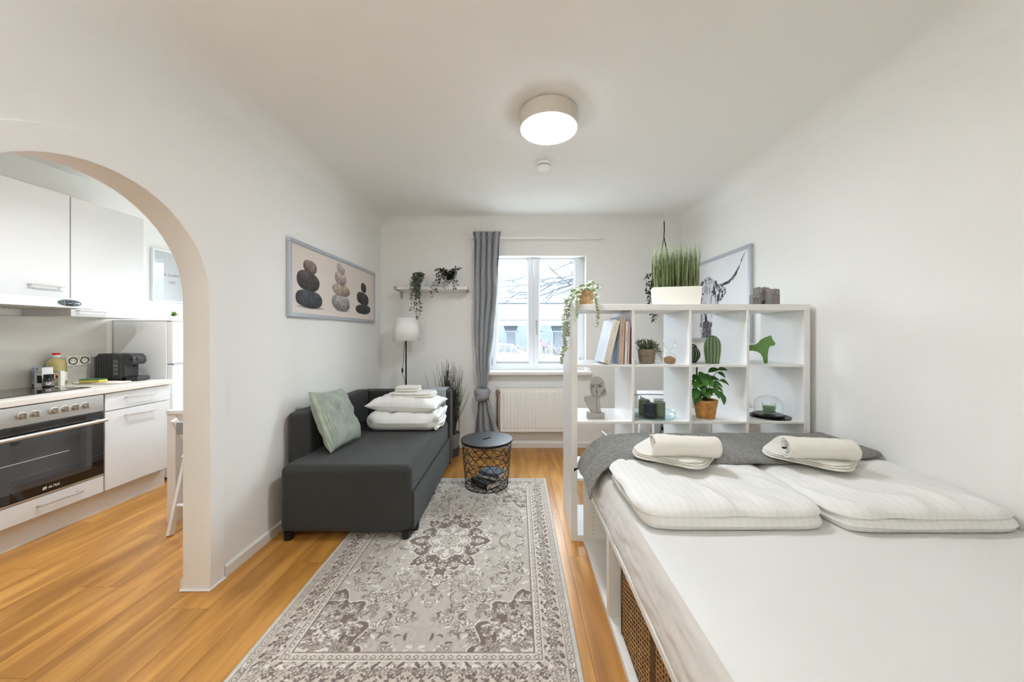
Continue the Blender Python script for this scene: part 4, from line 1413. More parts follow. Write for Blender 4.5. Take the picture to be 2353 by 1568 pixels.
cactus('tall green ceramic cactus dotted with pale spines on the bookshelf', onx(1637, 2.27), 2.27, .178, .047, 14, lambda v: (.80 + .2 * min(1, v / .45)) * (1 if v < .62 else math.sqrt(max(0, 1 - ((v - .62) / .385) ** 2))), 'cactus_green', 17, Z3 + .0005)
t = cactus('round dark green ribbed ceramic cactus half hidden by the shelf divider', onx(1588, 2.36), 2.36, .105, .054, 16, lambda v: .25 + .75 * math.sin(math.pi * (.08 + .86 * v)) ** .7, 'cactus_dark', 0, Z3 + .0005)
mb = MB()
for j in range(16):
    a = 2 * math.pi * (j + .5) / 16
    mb.tube([(.0545 * (.25 + .75 * math.sin(math.pi * (.08 + .86 * v)) ** .7) * .965 * math.cos(a), .0545 * (.25 + .75 * math.sin(math.pi * (.08 + .86 * v)) ** .7) * .965 * math.sin(a), .105 * v) for v in [k / 10 for k in range(1, 10)]], .0011, 4)
obj('pale_rib_lines', mb, 'cactus_dot', t, smooth=True)

# green horse figurine (body, neck and head in one carved block)
HD = 2.29
hs = thing('horse_figurine', 'flat carved green horse figurine on the bookshelf', 'figurine', (onx(1759, HD), HD, Z3 + .0005), math.radians(-30))
def horse_pt(px, py):
    """Outline point seen at a pixel, on the figurine's own turned plane."""
    sl = (px - CX) / F_PX
    t = (hs.location.x - HD * sl) / (math.cos(math.radians(30)) + math.sin(math.radians(30)) * sl)
    return (-t, max(0, CAM_H - (py - CY) * (HD + .5 * t) / F_PX - hs.location.z))
head = [(1721, 806.5), (1730, 806.5), (1740, 808.5), (1748, 813), (1753, 822), (1755, 835), (1764, 835), (1764, 815), (1766, 801), (1770, 795), (1776, 795.5), (1780, 793), (1782, 789), (1776, 782), (1773, 775), (1771, 770.5), (1766, 773), (1757, 776), (1748, 781), (1741, 789), (1735, 792.5), (1721, 793)]
fr_ = [horse_pt(*p) for p in head]
bx_ = fr_[0][0]
rear = [(bx_ - .030, fr_[0][1]), (bx_ - .040, .06), (bx_ - .043, 0), (bx_ - .068, 0), (bx_ - .070, .08), (bx_ - .068, .105), (bx_ - .055, fr_[-1][1] + .002), (bx_ - .03, fr_[-1][1])]
mb = MB().prism(fr_ + list(reversed(rear)), -.016, .016, 'Y')
obj('carved_body', mb, 'horse_green', hs, bevel=.006, seg=3)

# row two: face sculpture, candles on a glass tray, potted plant, candle under a dome
fs_ = thing('face_sculpture', 'grey stone line-art face sculpture on the bookshelf', 'sculpture', (onx(1370, 2.27), 2.27, Z2 + .0005))
k_ = 2.27 / F_PX
def zz(x, y): return ((1270 + x / 4.355 - 1370) * k_, (957.5 - (620 + y / 4.355)) * k_)
sil = [(388, 1418), (372, 1398), (322, 1300), (316, 1275), (322, 1258), (340, 1250), (380, 1253), (388, 1248), (378, 1215), (372, 1160), (375, 1120), (390, 1085), (415, 1064), (442, 1058), (470, 1062), (495, 1078), (510, 1105), (516, 1140), (522, 1180), (536, 1205), (538, 1222), (530, 1245), (505, 1258), (478, 1266), (468, 1275), (468, 1300), (474, 1360), (484, 1418)]
obj('silhouette', MB().prism([zz(*p) for p in sil], -.012, .012, 'Y'), 'stone_grey', fs_, bevel=.003, seg=2)
x0_, z0_ = zz(345, 1466); x1_, z1_ = zz(515, 1416)
obj('plinth', MB().box(x0_, x1_, -.024, .024, 0, z1_), 'stone_grey', fs_, bevel=.002)
def ink(*lines):
    mb = MB()
    for l in lines: mb.tube([(zz(*p)[0], -.0125, zz(*p)[1]) for p in l], .0011, 5)
    return mb
obj('drawn_lines', ink([(378, 1137), (420, 1137), (455, 1133), (485, 1120), (505, 1100)], [(380, 1160), (388, 1205), (400, 1240), (415, 1256), (430, 1255), (438, 1240), (436, 1215), (432, 1198), (440, 1190), (448, 1200)],
    [(432, 1195), (428, 1202), (434, 1208), (445, 1206)], [(437, 1220), (446, 1217)], [(440, 1190), (436, 1165), (445, 1145), (462, 1138), (488, 1140)], [(376, 1150), (390, 1143), (412, 1150), (420, 1158), (400, 1164), (380, 1158)], [(390, 1160), (392, 1150), (404, 1150), (404, 1160)],
    [(450, 1158), (462, 1146), (482, 1146), (490, 1152), (472, 1162), (450, 1158)], [(462, 1158), (464, 1148), (476, 1150), (474, 1160)],
    [(436, 1420), (438, 1380), (434, 1320), (434, 1280), (442, 1262), (465, 1252), (485, 1240), (490, 1226), (480, 1212), (486, 1208), (500, 1228), (506, 1236), (508, 1224), (498, 1196), (503, 1190), (516, 1216), (520, 1210), (512, 1180), (518, 1172), (528, 1195)],
    [(378, 1390), (386, 1396), (394, 1388)]), 'ink', fs_, smooth=True)

TRX, TRY = onx(1500, 2.30), 2.30
tr = thing('glass_tray', 'ribbed pale blue glass tray on the bookshelf', 'tray', (TRX, TRY, Z2 + .0005))
mb = MB()
n_r = 72
def trf(u, v):
    a = 2 * math.pi * u
    prof = [(.0002, .004), (.10, .003), (.125, .006), (.137, .020), (.139, .046), (.1355, .046), (.1335, .022), (.123, .010), (.10, .0075), (.0002, .0078)]
    i = v * (len(prof) - 1); k = min(int(i), len(prof) - 2); t = i - k
    r = prof[k][0] + (prof[k + 1][0] - prof[k][0]) * t; z = prof[k][1] + (prof[k + 1][1] - prof[k][1]) * t
    if 2 <= i <= 4: r += .0018 * math.cos(n_r * a) * (1 if i < 3.6 else .2)
    return (r * math.cos(a), r * math.sin(a), z - .003)
mb.grid(trf, n_r * 4, 28, True)
obj('ribbed_bowl', mb, 'blue_glass', tr, smooth=True, angle=3)
for nm, px, py, r, h, m_ in (('olive green pillar candle standing at the back of the glass tray', 1480, 2.35, .035, .098, 'candle_green'), ('olive green pillar candle beside the black one on the glass tray', 1515, 2.30, .036, .092, 'candle_green'), ('black pillar candle in the middle of the glass tray', 1492, 2.262, .036, .090, 'candle_black')):
    cd = thing('pillar_candle', nm, 'candle', (onx(px, py), py, Z2 + .0063), 0, 'candles on the glass tray')
    obj('wax', MB().lathe([(.0001, 0), (r - .002, 0), (r, .003), (r, h - .004), (r - .004, h), (r * .5, h - .002), (.0001, h - .003)], 36, caps=False), m_, cd, smooth=True)
    obj('wick', MB().cyl((0, 0, h - .003), .001, .010, 6), 'print_black', cd)

pp = thing('potted_plant', 'leafy green plant in an orange wicker pot on the bookshelf', 'plant', (onx(1621, 2.29), 2.29, Z2 + .0005))
woven_pot(.052, .070, .112, 11, 15, .0045, 'wicker_pot', 'wicker_orange', pp)
obj('soil', MB().lathe([(.0001, .096), (.062, .094)], 24, caps=False), 'soil', pp)
lm = MB()
L_, Wd = 1.0, .72
rows = [(0, 0), (.12, .55), (.3, .95), (.5, 1.0), (.7, .82), (.88, .42), (1, 0)]
vs, fs = [], []
for t_, w_ in rows:
    z_ = .10 * math.sin(t_ * 2.2) - .22 * t_ * t_
    vs += [(-w_ * Wd / 2, t_, z_ + .10 * w_), (-w_ * Wd / 4, t_, z_ + .07 * w_), (0, t_, z_), (w_ * Wd / 4, t_, z_ + .07 * w_), (w_ * Wd / 2, t_, z_ + .10 * w_)]
for j in range(len(rows) - 1):
    for i in range(4): fs.append((j * 5 + i, j * 5 + i + 1, (j + 1) * 5 + i + 1, (j + 1) * 5 + i))
lm.add(vs, fs)
leaf_me = None
st = MB()
def big_leaf(p, d, up, size):
    global leaf_me
    if leaf_me is None:
        o = obj('leaf', lm, 'leaf_green', pp, smooth=True, angle=3); leaf_me = o.data
    else:
        o = bpy.data.objects.new('leaf', leaf_me); link(o, pp)
    d = Vector(d).normalized(); s = d.cross(Vector(up)).normalized(); n = s.cross(d)
    o.matrix_basis = Matrix.Translation(Vector(p)) @ basis((0, 0, 0), s, d, n) @ Matrix.Scale(size, 4)
LV = [(1640, 852, 2.27, 'T'), (1660, 850, 2.30, 'T'), (1612, 862, 2.25, 'L'), (1600, 868, 2.28, 'L'), (1605, 885, 2.2, 'L'), (1597, 905, 2.22, 'LD'), (1601, 915, 2.26, 'LD'), (1618, 876, 2.2, 'F'), (1630, 880, 2.2, 'F'), (1640, 888, 2.2, 'F'), (1613, 893, 2.2, 'F'), (1652, 895, 2.22, 'R'), (1645, 905, 2.2, 'RD'), (1656, 910, 2.26, 'RD'), (1665, 880, 2.27, 'R'), (1658, 862, 2.3, 'R'), (1638, 872, 2.34, 'T'), (1650, 885, 2.35, 'R'), (1624, 866, 2.33, 'T'), (1608, 874, 2.35, 'L'), (1630, 900, 2.21, 'F'), (1620, 905, 2.2, 'F'), (1592, 880, 2.3, 'L'), (1660, 918, 2.3, 'RD')]
rg = random.Random(21)
DV = {'T': (.6, -.3, .15), 'L': (-.8, -.35, -.2), 'LD': (-.45, -.4, -.75), 'F': (.1, -.75, -.5), 'R': (.85, -.25, -.35), 'RD': (.5, -.3, -.8)}
for (x, y, d, kd) in LV:
    q = P(x, y, d) - pp.location
    dv = Vector(DV[kd]) + Vector((rg.uniform(-.25, .25), rg.uniform(-.2, .2), rg.uniform(-.15, .15)))
    sz = rg.uniform(.060, .082)
    base = q - dv.normalized() * sz * .5
    big_leaf(base, dv, (rg.uniform(-.2, .2), -.55, 1), sz)
    st.tube([(rg.uniform(-.012, .012), rg.uniform(-.012, .012), .094), (base.x * .45, base.y * .4, .094 + (base.z - .094) * .65 + .01), tuple(base)], [.0022, .0018, .0012], 5)
obj('stems', st, 'stem_brown', pp, smooth=True)

dc = (onx(1763, 2.30), 2.30)
tp = thing('black_tray', 'flat round black tray on the bookshelf under a glass dome', 'tray', (dc[0] + .018, dc[1], Z2 + .0005))
obj('plate', MB().lathe([(.0001, 0), (.10, 0), (.112, .003), (.113, .008), (.110, .008), (.10, .004), (.0001, .004)], 56, caps=False), 'black_metal', tp, smooth=True)
cl = thing('dome_cloche', 'clear glass dome on a black wooden base on the bookshelf', 'glass dome', (dc[0], dc[1] - .01, Z2 + .0085))
obj('base', MB().lathe([(.0001, 0), (.085, 0), (.088, .004), (.088, .012), (.084, .016), (.0001, .016)], 48, caps=False), 'black_plastic', cl, smooth=True)
obj('dome', MB().lathe([(.079, .0165), (.079, .072), (.072, .1), (.055, .121), (.03, .131), (.0001, .133)], 48, caps=False), 'clear_glass', cl, smooth=True)
jc = thing('jar_candle', 'mint green candle in a glass jar under the dome', 'candle', (dc[0] + .004, dc[1] - .01, Z2 + .0251))
obj('jar', MB().lathe([(.0001, 0), (.034, 0), (.0365, .004), (.0385, .066), (.0365, .066), (.034, .006), (.0001, .005)], 36, caps=False), 'clear_glass', jc, smooth=True)
obj('wax', MB().lathe([(.0001, .006), (.033, .007), (.0355, .047), (.0001, .047)], 36, caps=False), 'candle_mint', jc, smooth=True)
obj('label_dot', MB().cyl((-.002, -.0385, .016), .005, .0015, 14, 'Y'), 'leaf_dark', jc)

# things standing on top
vp = thing('trailing_plant', 'pale eucalyptus vine in a woven tan pot trailing over the bookshelf corner', 'plant', (onx(1347, 2.27), 2.27, TOPZ + .0005))
woven_pot(.040, .050, .092, 9, 14, .004, 'woven_pot', 'wicker_tan', vp)
lf, st = MB(), MB()
rg = random.Random(14)
ball_leaves(lf, (-.012, 0, .105), .05, 60, .024, .024, rg, .022)
def vine(p, seg, leaves=2, L=.022):
    pts = []
    for (a, b_) in zip(p[:-1], p[1:]):
        for k in range(seg): pts.append(Vector(a).lerp(Vector(b_), k / seg))
    pts.append(Vector(p[-1]))
    st.tube(pts, .0013, 4)
    n_ = len(pts)
    for i, q in enumerate(pts):
        sc = 1.15 - .5 * i / n_
        for s in range(leaves):
            dv = Vector((rg.uniform(-1, 1), rg.uniform(-1, .6), rg.uniform(-.8, .5)))
            lf.leaf(q, dv, (rg.uniform(-.6, .6), -1, .5), L * sc * rg.uniform(.8, 1.2), L * sc * rg.uniform(.85, 1.05), .1)
def v3(x, y, d): return tuple(P(x, y, d) - vp.location)
vine([(-.02, -.01, .1), v3(1322, 664, 2.2), v3(1303, 690, 2.15), v3(1296, 730, 2.13), v3(1294, 775, 2.13), v3(1302, 805, 2.13)], 7, 3)
vine([(-.02, -.02, .1), v3(1316, 668, 2.24), v3(1306, 695, 2.2), v3(1300, 740, 2.16), v3(1299, 785, 2.15), v3(1292, 815, 2.15), v3(1290, 834, 2.15)], 6, 3)
vine([(-.03, .0, .1), v3(1318, 672, 2.3), v3(1309, 700, 2.28), v3(1305, 745, 2.2), v3(1304, 770, 2.18)], 6, 3)
vine([(-.02, -.03, .1), v3(1330, 664, 2.17), v3(1325, 690, 2.145), v3(1326, 715, 2.14), v3(1320, 735, 2.14)], 5, 3)
vine([(.02, -.03, .1), v3(1364, 660, 2.19), v3(1369, 680, 2.15), v3(1372, 705, 2.14), v3(1374, 730, 2.14), v3(1371, 748, 2.14)], 5, 3)
vine([(.01, -.02, .1), v3(1355, 648, 2.26), v3(1365, 652, 2.24), v3(1376, 662, 2.22)], 5, 3)
stuff(obj('foliage', lf, 'leaf_pale', vp)); obj('stems', st, 'leaf_grey_green', vp)

# white planter with tall grass, turned a little
pl_ = thing('grass_planter', 'tall green artificial grass in a white rectangular planter on the bookshelf', 'plant', (onx(1553, 2.34), 2.345, TOPZ + .0005), math.radians(-14))
mb = MB()
w2, d2, hp_ = .148, .062, .122
def ring_r(z, w, d): return [(-w, -d, z), (w, -d, z), (w, d, z), (-w, d, z)]
rs = [ring_r(0, w2 - .008, d2 - .006), ring_r(hp_, w2, d2), ring_r(hp_, w2 - .006, d2 - .006), ring_r(hp_ - .02, w2 - .006, d2 - .006)]
mb.add([p for r in rs for p in r], [(3, 2, 1, 0)] + [(i * 4 + k, i * 4 + (k + 1) % 4, (i + 1) * 4 + (k + 1) % 4, (i + 1) * 4 + k) for i in range(3) for k in range(4)] + [(12, 13, 14, 15)])
obj('planter', mb, 'planter_white', pl_, bevel=.002)
gb, gt = MB(), MB()
rg = random.Random(31)
for k in range(330):
    x_ = rg.uniform(-w2 + .012, w2 - .012); y_ = rg.uniform(-d2 + .01, d2 - .01)
    h_ = rg.uniform(.235, .33)
    ex, ey = rg.gauss(0, .011) + x_ * .06, rg.gauss(0, .012) + y_ * .1
    an = rg.uniform(0, 3.14); ww = rg.uniform(.0022, .0038)
    bnd = rg.gauss(0, .006)
    c_, s_ = math.cos(an) * ww, math.sin(an) * ww
    ps = [Vector((x_ + ex * t * t + bnd * math.sin(3.1 * t), y_ + ey * t * t, hp_ - .02 + h_ * t)) for t in (0, .3, .6, .85)]
    ws_ = (1, .95, .7, .3)
    vs = []
    for p, q in zip(ps, ws_): vs += [(p.x - c_ * q, p.y - s_ * q, p.z), (p.x + c_ * q, p.y + s_ * q, p.z)]
    gb.add(vs, [(0, 1, 3, 2), (2, 3, 5, 4), (4, 5, 7, 6)])
    tip = ps[-1] + (ps[-1] - ps[-2]) * .62 + Vector((rg.gauss(0, .004), 0, 0))
    gt.add([vs[6], vs[7], tip], [(0, 1, 2)])
    if rg.random() < .6:
        for j in range(4):
            q = ps[-2].lerp(tip, .35 + .15 * j)
            gt.leaf(q, (rg.uniform(-.5, .5), rg.uniform(-.5, .5), 1), (1, .3, 0), .009, .003)
stuff(obj('grass_blades', gb, 'grass_green', pl_)); stuff(obj('seed_tips', gt, 'grass_tip', pl_))

def owl(label, x, y, r, h, belly_shade=False):
    t = thing('owl_ornament', label, 'ornament', (x, y, TOPZ + .0005), 0, 'owl ornaments on the bookshelf')
    mb = MB()
    n, m_ = 40, 24
    def f(u, v):
        a = 2 * math.pi * u
        ca, sa = math.cos(a), math.sin(a)
        q = 5.0
        rr = (abs(ca) ** q + abs(sa) ** q) ** (-1 / q)
        z = h * v
        s = 1 if v < .93 else math.sqrt(max(.02, 1 - ((v - .93) / .075) ** 2))
        front = max(0, -sa) ** 2
        ear = .07 * h * (abs(ca) ** 2) * (1 if v > .9 else 0)
        dent = front * .10 * r * (math.exp(-((v - .78) / .14) ** 2))
        return (r * rr * ca * s, (r * .9) * rr * sa * s + dent, z + ear)
    mb.grid(f, n, m_, True)
    mb.add([(0, 0, h * .985)] + [f(k / n, 1) for k in range(n)], [(0, 1 + k, 1 + (k + 1) % n) for k in range(n)])
    obj('body', mb, 'concrete', t, smooth=True, angle=3)
    for s in (-1, 1):
        e = MB().lathe([(.0001, -.004), (r * .30, -.004), (r * .37, 0), (r * .34, .002)], 20, (s * r * .46, -r * .86, h * .80), 'Y', caps=False)
        obj('eye', e, 'concrete_light', t, smooth=True)
        obj('pupil', MB().sphere((s * r * .46, -r * .90, h * .80), r * .15, n=10, m=6), 'concrete_dark', t, smooth=True)
    bk_ = MB().add([(-r * .12, -r * .84, h * .72), (r * .12, -r * .84, h * .72), (0, -r * .98, h * .62), (0, -r * .84, h * .58)], [(0, 1, 2), (0, 2, 3), (1, 3, 2), (0, 3, 1)])
    obj('beak', bk_, 'concrete', t)
    ar = [(-r * .62 + 0, .0), (r * .62, 0)] + [(r * .62 * math.cos(math.pi * k / 12), h * .30 * math.sin(math.pi * k / 12)) for k in range(1, 12)]
    if belly_shade: obj('painted_belly_shadow', MB().prism(ar, -r * .925, -r * .88, 'Y'), 'concrete_dark', t)  # shadow low on the owl's front, painted as a dark concrete patch
    return t
owl('tallest of three grey concrete owl ornaments on the bookshelf', onx(1749, 2.31), 2.31, .0385, .115, True)
owl('middle sized grey concrete owl ornament beside the tallest one', onx(1775, 2.25), 2.25, .0325, .098)
owl('smallest grey concrete owl ornament beside the cow picture', onx(1732.5, 2.22), 2.22, .0215, .059)

# ------------------------------------------------------------------ highland cow picture on the right wall
CY_N, CY_F = 2.757, 3.935
CZ0 = CAM_H - (788 - CY) * 2.757 / F_PX
CH_ = .776
def paint_cow(w, h, nx, ny):
    fw = .027
    img = np.zeros((ny, nx, 3)) + .925
    U, V = np.meshgrid(np.linspace(0, w, nx), np.linspace(0, h, ny))
    D = CY_F - fw - U                        # depth along the wall
    PXx = CX + XR * F_PX / D
    PXy = CY - (CZ0 + fw + V - CAM_H) * F_PX / D
    zx, zy = (PXx - 1470) * 5.06, (PXy - 490) * 5.06   # crop coordinates of the study above
    n1 = vnoise(zx, zy, .16, 1); n2 = vnoise(zx, zy * .18, .09, 2); n3 = vnoise(zx, zy, .035, 3)
    def put(m, c): 
        m = np.clip(m, 0, 1)[..., None]; img[:] = img * (1 - m) + np.array(c) * m
    def seg(pts, wd):
        best = np.full_like(zx, 1e9)
        for (x0, y0, r0), (x1, y1, r1) in zip(pts[:-1], pts[1:]):
            ex, ey = x1 - x0, y1 - y0
            t = np.clip(((zx - x0) * ex + (zy - y0) * ey) / (ex * ex + ey * ey), 0, 1)
            best = np.minimum(best, np.hypot(zx - x0 - t * ex, zy - y0 - t * ey) - (r0 + (r1 - r0) * t) * wd)
        return best
    ink_, grey = (.17, .18, .21), (.55, .56, .6)
    CXh = 830.0
    for sgn in (1, -1):
        def mx(pts): return pts if sgn == 1 else [((CXh * 2 - x) , y + (x - CXh) * .12, r) for x, y, r in pts]
        horn = seg(mx([(950, 845, 14), (1010, 822, 13), (1060, 800, 15), (1100, 765, 15), (1140, 705, 12), (1180, 620, 6), (1210, 545, 5), (1250, 455, 2)]), 1)
        put((-horn / 5 + .5) * (n1 + n3 * 1.5 > -.75), ink_)
        put((-horn / 5 - 1.2) * (n2 > .15), grey)
        ear = seg(mx([(940, 870, 36), (985, 890, 38), (1005, 920, 20), (960, 1010, 8)]), 1)
        put((-ear / 10 + .5) * (n2 + n1 * .5 > -.35), ink_)
        put((-ear / 10 - .3) * (n2 > .25), (.8, .8, .82))
        side = seg(mx([(905, 800, 14), (930, 860, 22), (935, 960, 18), (930, 1060, 12)]), 1)
        put((-side / 8 + .5) * (n2 + n1 * .6 > -.3), ink_)
    # forelock: pale hair with dark streaks down the face
    face = seg([(830, 800, 60), (830, 900, 92), (825, 1060, 95), (815, 1180, 84), (800, 1320, 78), (795, 1420, 66)], 1)
    put(-face / 10 + .5, (.87, .87, .88))
    streak = vnoise(zx + n3 * 22, zy * .07, .11, 7)
    cen = np.clip(1 - np.abs(zx - 828) / 110, 0, 1)
    put((-face / 10 + .4) * np.clip((streak - .22 - .3 * cen) * 5, 0, 1), (.25, .26, .3))
    put((-face / 10 + .4) * np.clip((vnoise(zx, zy * .05, .2, 12) - .35) * 3, 0, .6), (.5, .5, .54))
    muz = seg([(800, 1300, 48), (800, 1400, 52)], 1)
    put((-muz / 8 + .5), (.30, .30, .32))
    put((-muz / 8 + .5) * np.clip((n1 + n2) * 2 - .6, 0, 1), (.6, .6, .62))
    put((-seg([(790, 1200, 10), (795, 1250, 12)], 1) / 6 + .5), ink_)
    hairs = seg([(735, 1200, 16), (720, 1380, 12), (740, 1440, 10)], 1)
    put((-hairs / 10 + .3) * (n2 > .0), (.45, .45, .48))
    put((zy > 1500) * 0.0, ink_)
    return img
framed('cow_picture', 'silver framed black and white picture of a highland cow', (XR, CY_F, CZ0), (0, -1, 0), (-1, 0, 0), CY_F - CY_N, CH_, .027, .03, paint_cow, 330, 220)

# ------------------------------------------------------------------ hanging plant behind the bookshelf
hx, hy = onx(1526, 3.72), 3.72
hk = thing('hanging_planter', 'dark leafy plant in a pot hanging from the ceiling on black cords', 'plant', (hx, hy, 1.72))
def coveh(y): return H - .13 + .13 * math.sqrt(1 - (1 - min(1, (YB - y) / .13)) ** 2)
top = coveh(hy) - 1.72
tz = P(0, 508, hy).z - 1.72
obj('hook', MB().tube([(0, 0, top), (0, 0, tz + .012), (.008, 0, tz + .002), (0, 0, tz - .006)], .002, 6), 'white_plastic', hk, smooth=True)
kn_z = P(0, 545, hy).z - 1.72
mb = MB().tube([(0, 0, tz), (.003, 0, tz - .09), (-.002, 0, kn_z)], .0055, 8)
for k in range(4):
    a = k * math.pi / 2 + .5
    mb.tube([(0, 0, kn_z), (.105 * math.cos(a), .105 * math.sin(a), .14)], .004, 6)
obj('cords', mb, 'black_plastic', hk, smooth=True)
obj('pot', MB().lathe([(.0001, 0), (.075, 0), (.105, .14), (.098, .14), (.09, .11), (.0001, .11)], 36), 'white_plastic', hk, smooth=True)
lf, st = MB(), MB()
rg = random.Random(40)
ball_leaves(lf, (0, 0, .17), .11, 90, .036, .017, rg, .06)
def hv(x, y, d=3.66): return tuple(P(x, y, d) - hk.location)
for pts in ([(-.04, 0, .15), hv(1500, 640), hv(1494, 655), hv(1496, 690), hv(1499, 710)], [(-.03, -.02, .15), hv(1505, 628), hv(1490, 632), hv(1483, 640)], [(-.03, -.03, .15), hv(1502, 650), hv(1490, 668), hv(1493, 700), hv(1500, 740)], [(-.01, -.03, .15), hv(1512, 640), hv(1503, 690), hv(1506, 722), hv(1502, 741)], [(-.03, 0, .15), hv(1499, 645), hv(1487, 652), hv(1486, 675)]):
    pp_ = []
    for a, b_ in zip(pts[:-1], pts[1:]):
        for k in range(6): pp_.append(Vector(a).lerp(Vector(b_), k / 6))
    st.tube(pp_, .0018, 4)
    for q in pp_:
        for s in range(2):
            lf.leaf(q, (rg.uniform(-1, 1), rg.uniform(-.8, .5), rg.uniform(-.8, .3)), (0, -.6, 1), rg.uniform(.028, .042), .017)
stuff(obj('foliage', lf, 'leaf_dark', hk)); obj('stems', st, 'stem_brown', hk)
# ------------------------------------------------------------------ storage bed
EX0, EX1, EY0, EY1, EH = .402, XR - .004, .15, 2.172, .397
bed = thing('storage_bed', 'white storage bed base with open side compartments along the wall', 'bed', ((EX0 + EX1) / 2, (EY0 + EY1) / 2, 0))
def epart(nm, *a): return obj(nm, MB().box(*a), 'white_foil', bed, bevel=.0015, world=True)
epart('bottom_board', EX0, EX1, EY0, EY1, 0, .030)
epart('top_board', EX0, EX1, EY0, EY1, EH - .026, EH)
PY = [(2.150, 2.172), (1.563, 1.601), (.735, .772), (.15, .172)]
for a, b_ in PY:
    epart('partition', EX0, EX1, a, b_, .030, EH - .026)
epart('back_panel', EX0 + .42, EX0 + .436, EY0 + .024, EY1 - .024, .030, EH - .026)
hb = MB()
for a, b_ in PY[:3]:
    for xx in (EX0 + .058, EX0 + .32):
        for k in range(12):
            hb.cyl((xx, a - .0006, .062 + k * .0255), .0024, .0008, 8, 'Y')
stuff(obj('peg_holes', hb, 'dark_hole', bed, world=True))

# rattan baskets in the near compartment
def rattan_basket(label, x, y, w, d, h):
    t = thing('rattan_basket', label, 'basket', (x, y, .0305), 0, 'rattan baskets in the bed compartment')
    base = [(0, 0), (w, 0), (w, d), (0, d)]
    frame = MB()
    for (cx_, cy_) in base: frame.cyl((cx_, cy_, 0), .009, h, 10)
    frame.tube([(p[0], p[1], .010) for p in base], .010, 8, closed=True)
    frame.tube([(p[0], p[1], h - .008) for p in base], .011, 8, closed=True)
    obj('frame', frame, 'rattan_dark', t, smooth=True)
    wv, stk = MB(), MB()
    per = [(Vector((*base[i], 0)), Vector((*base[(i + 1) % 4], 0))) for i in range(4)]
    step = .0215
    rows = int((h - .03) / .0085)
    sides = per[3:4] + per[0:1]          # the two sides that can be seen
    for a, b_ in sides:
        L = (b_ - a).length; e = (b_ - a) / L; nrm = Vector((e.y, -e.x, 0))
        ns = int(L / step)
        for k in range(1, ns):
            c_ = a + e * (L * k / ns)
            stk.tube([c_ + Vector((0, 0, .012)), c_ + Vector((0, 0, h - .012))], .0034, 5)
        for r in range(rows):
            z = .02 + r * .0085
            pts = []
            for k in range(ns * 2 + 1):
                ph = k / 2
                off = .0042 * math.cos(math.pi * ph + math.pi * (r % 2))
                pts.append(a + e * (L * k / (ns * 2)) + nrm * off + Vector((0, 0, z)))
            wv.tube(pts, .0031, 5)
    stuff(obj('weave', wv, 'rattan', t, smooth=True)); obj('stakes', stk, 'rattan_dark', t, smooth=True)
    obj('lining', MB().box(.006, w - .006, .006, d - .006, .004, h - .02), 'rattan_dark', t)
    return t
rattan_basket('woven rattan basket beside the empty compartment under the bed', EX0 + .036, 1.148, .37, .325, .318)
rattan_basket('woven rattan basket farther from the bookshelf under the bed', EX0 + .036, .80, .37, .325, .318)

# mattress with grey jersey side and white fitted sheet
mt = thing('mattress', 'thick mattress in a white fitted sheet on the bed base', 'mattress', ((EX0 + EX1) / 2, 1.16, EH))
SP = [(.470, .399), (.412, .3985), (.4035, .412), (.405, .44), (.412, .475), (.422, .51), (.434, .54), (.449, .558)]
def side_strip(u, v):
    i = v * (len(SP) - 1); k = min(int(i), len(SP) - 2); t = i - k
    x = SP[k][0] + (SP[k + 1][0] - SP[k][0]) * t; z = SP[k][1] + (SP[k + 1][1] - SP[k][1]) * t
    y = .165 + 1.998 * u
    w = math.sin(math.pi * min(1, max(0, (v - .1) / .9)))
    n = nz(y * 9, z * 34 + y * 7, 1) * .006 + nz(y * 31 + z * 70, z * 60, 4) * .0028 + .004 * nz(y * 3, z * 90, 8)
    return (x + n * w, y, z + (n * .4 * w if v < .98 else 0))
obj('jersey_side', MB().grid(side_strip, 260, 26), 'jersey_grey', mt, smooth=True, world=True, angle=3)
def top_sheet(u, v):
    y = .165 + 1.998 * v
    x = .449 + (EX1 - .012 - .449) * u
    du, dv = (x - .449), min(y - .165, 2.163 - y)
    z = .558 + .006 * (1 - math.exp(-du / .05))
    n = nz(x * 3.2, y * 4.0, 2) * .005 + nz(x * 1.6 + y * 2, y * 9 - x * 3, 5) * .0042 + nz(x * 16, y * 22, 7) * .0006 + .004 * (1 - abs(nz(x * 1.4 - y * 1.1, y * 3.4 + x, 11))) ** 6
    fade = min(1, du / .05)
    drop = 0 if dv > .04 else (1 - erode_edges(dv, .04)) * .05
    if v in (0.0, 1.0): drop = .158
    return (x, y, z + n * fade - drop)
obj('fitted_sheet', MB().grid(top_sheet, 110, 150), 'sheet_white', mt, smooth=True, world=True, angle=3)
obj('core', MB().box(.475, EX1 - .014, .175, 2.155, .400, .548), 'sheet_white', mt, world=True)

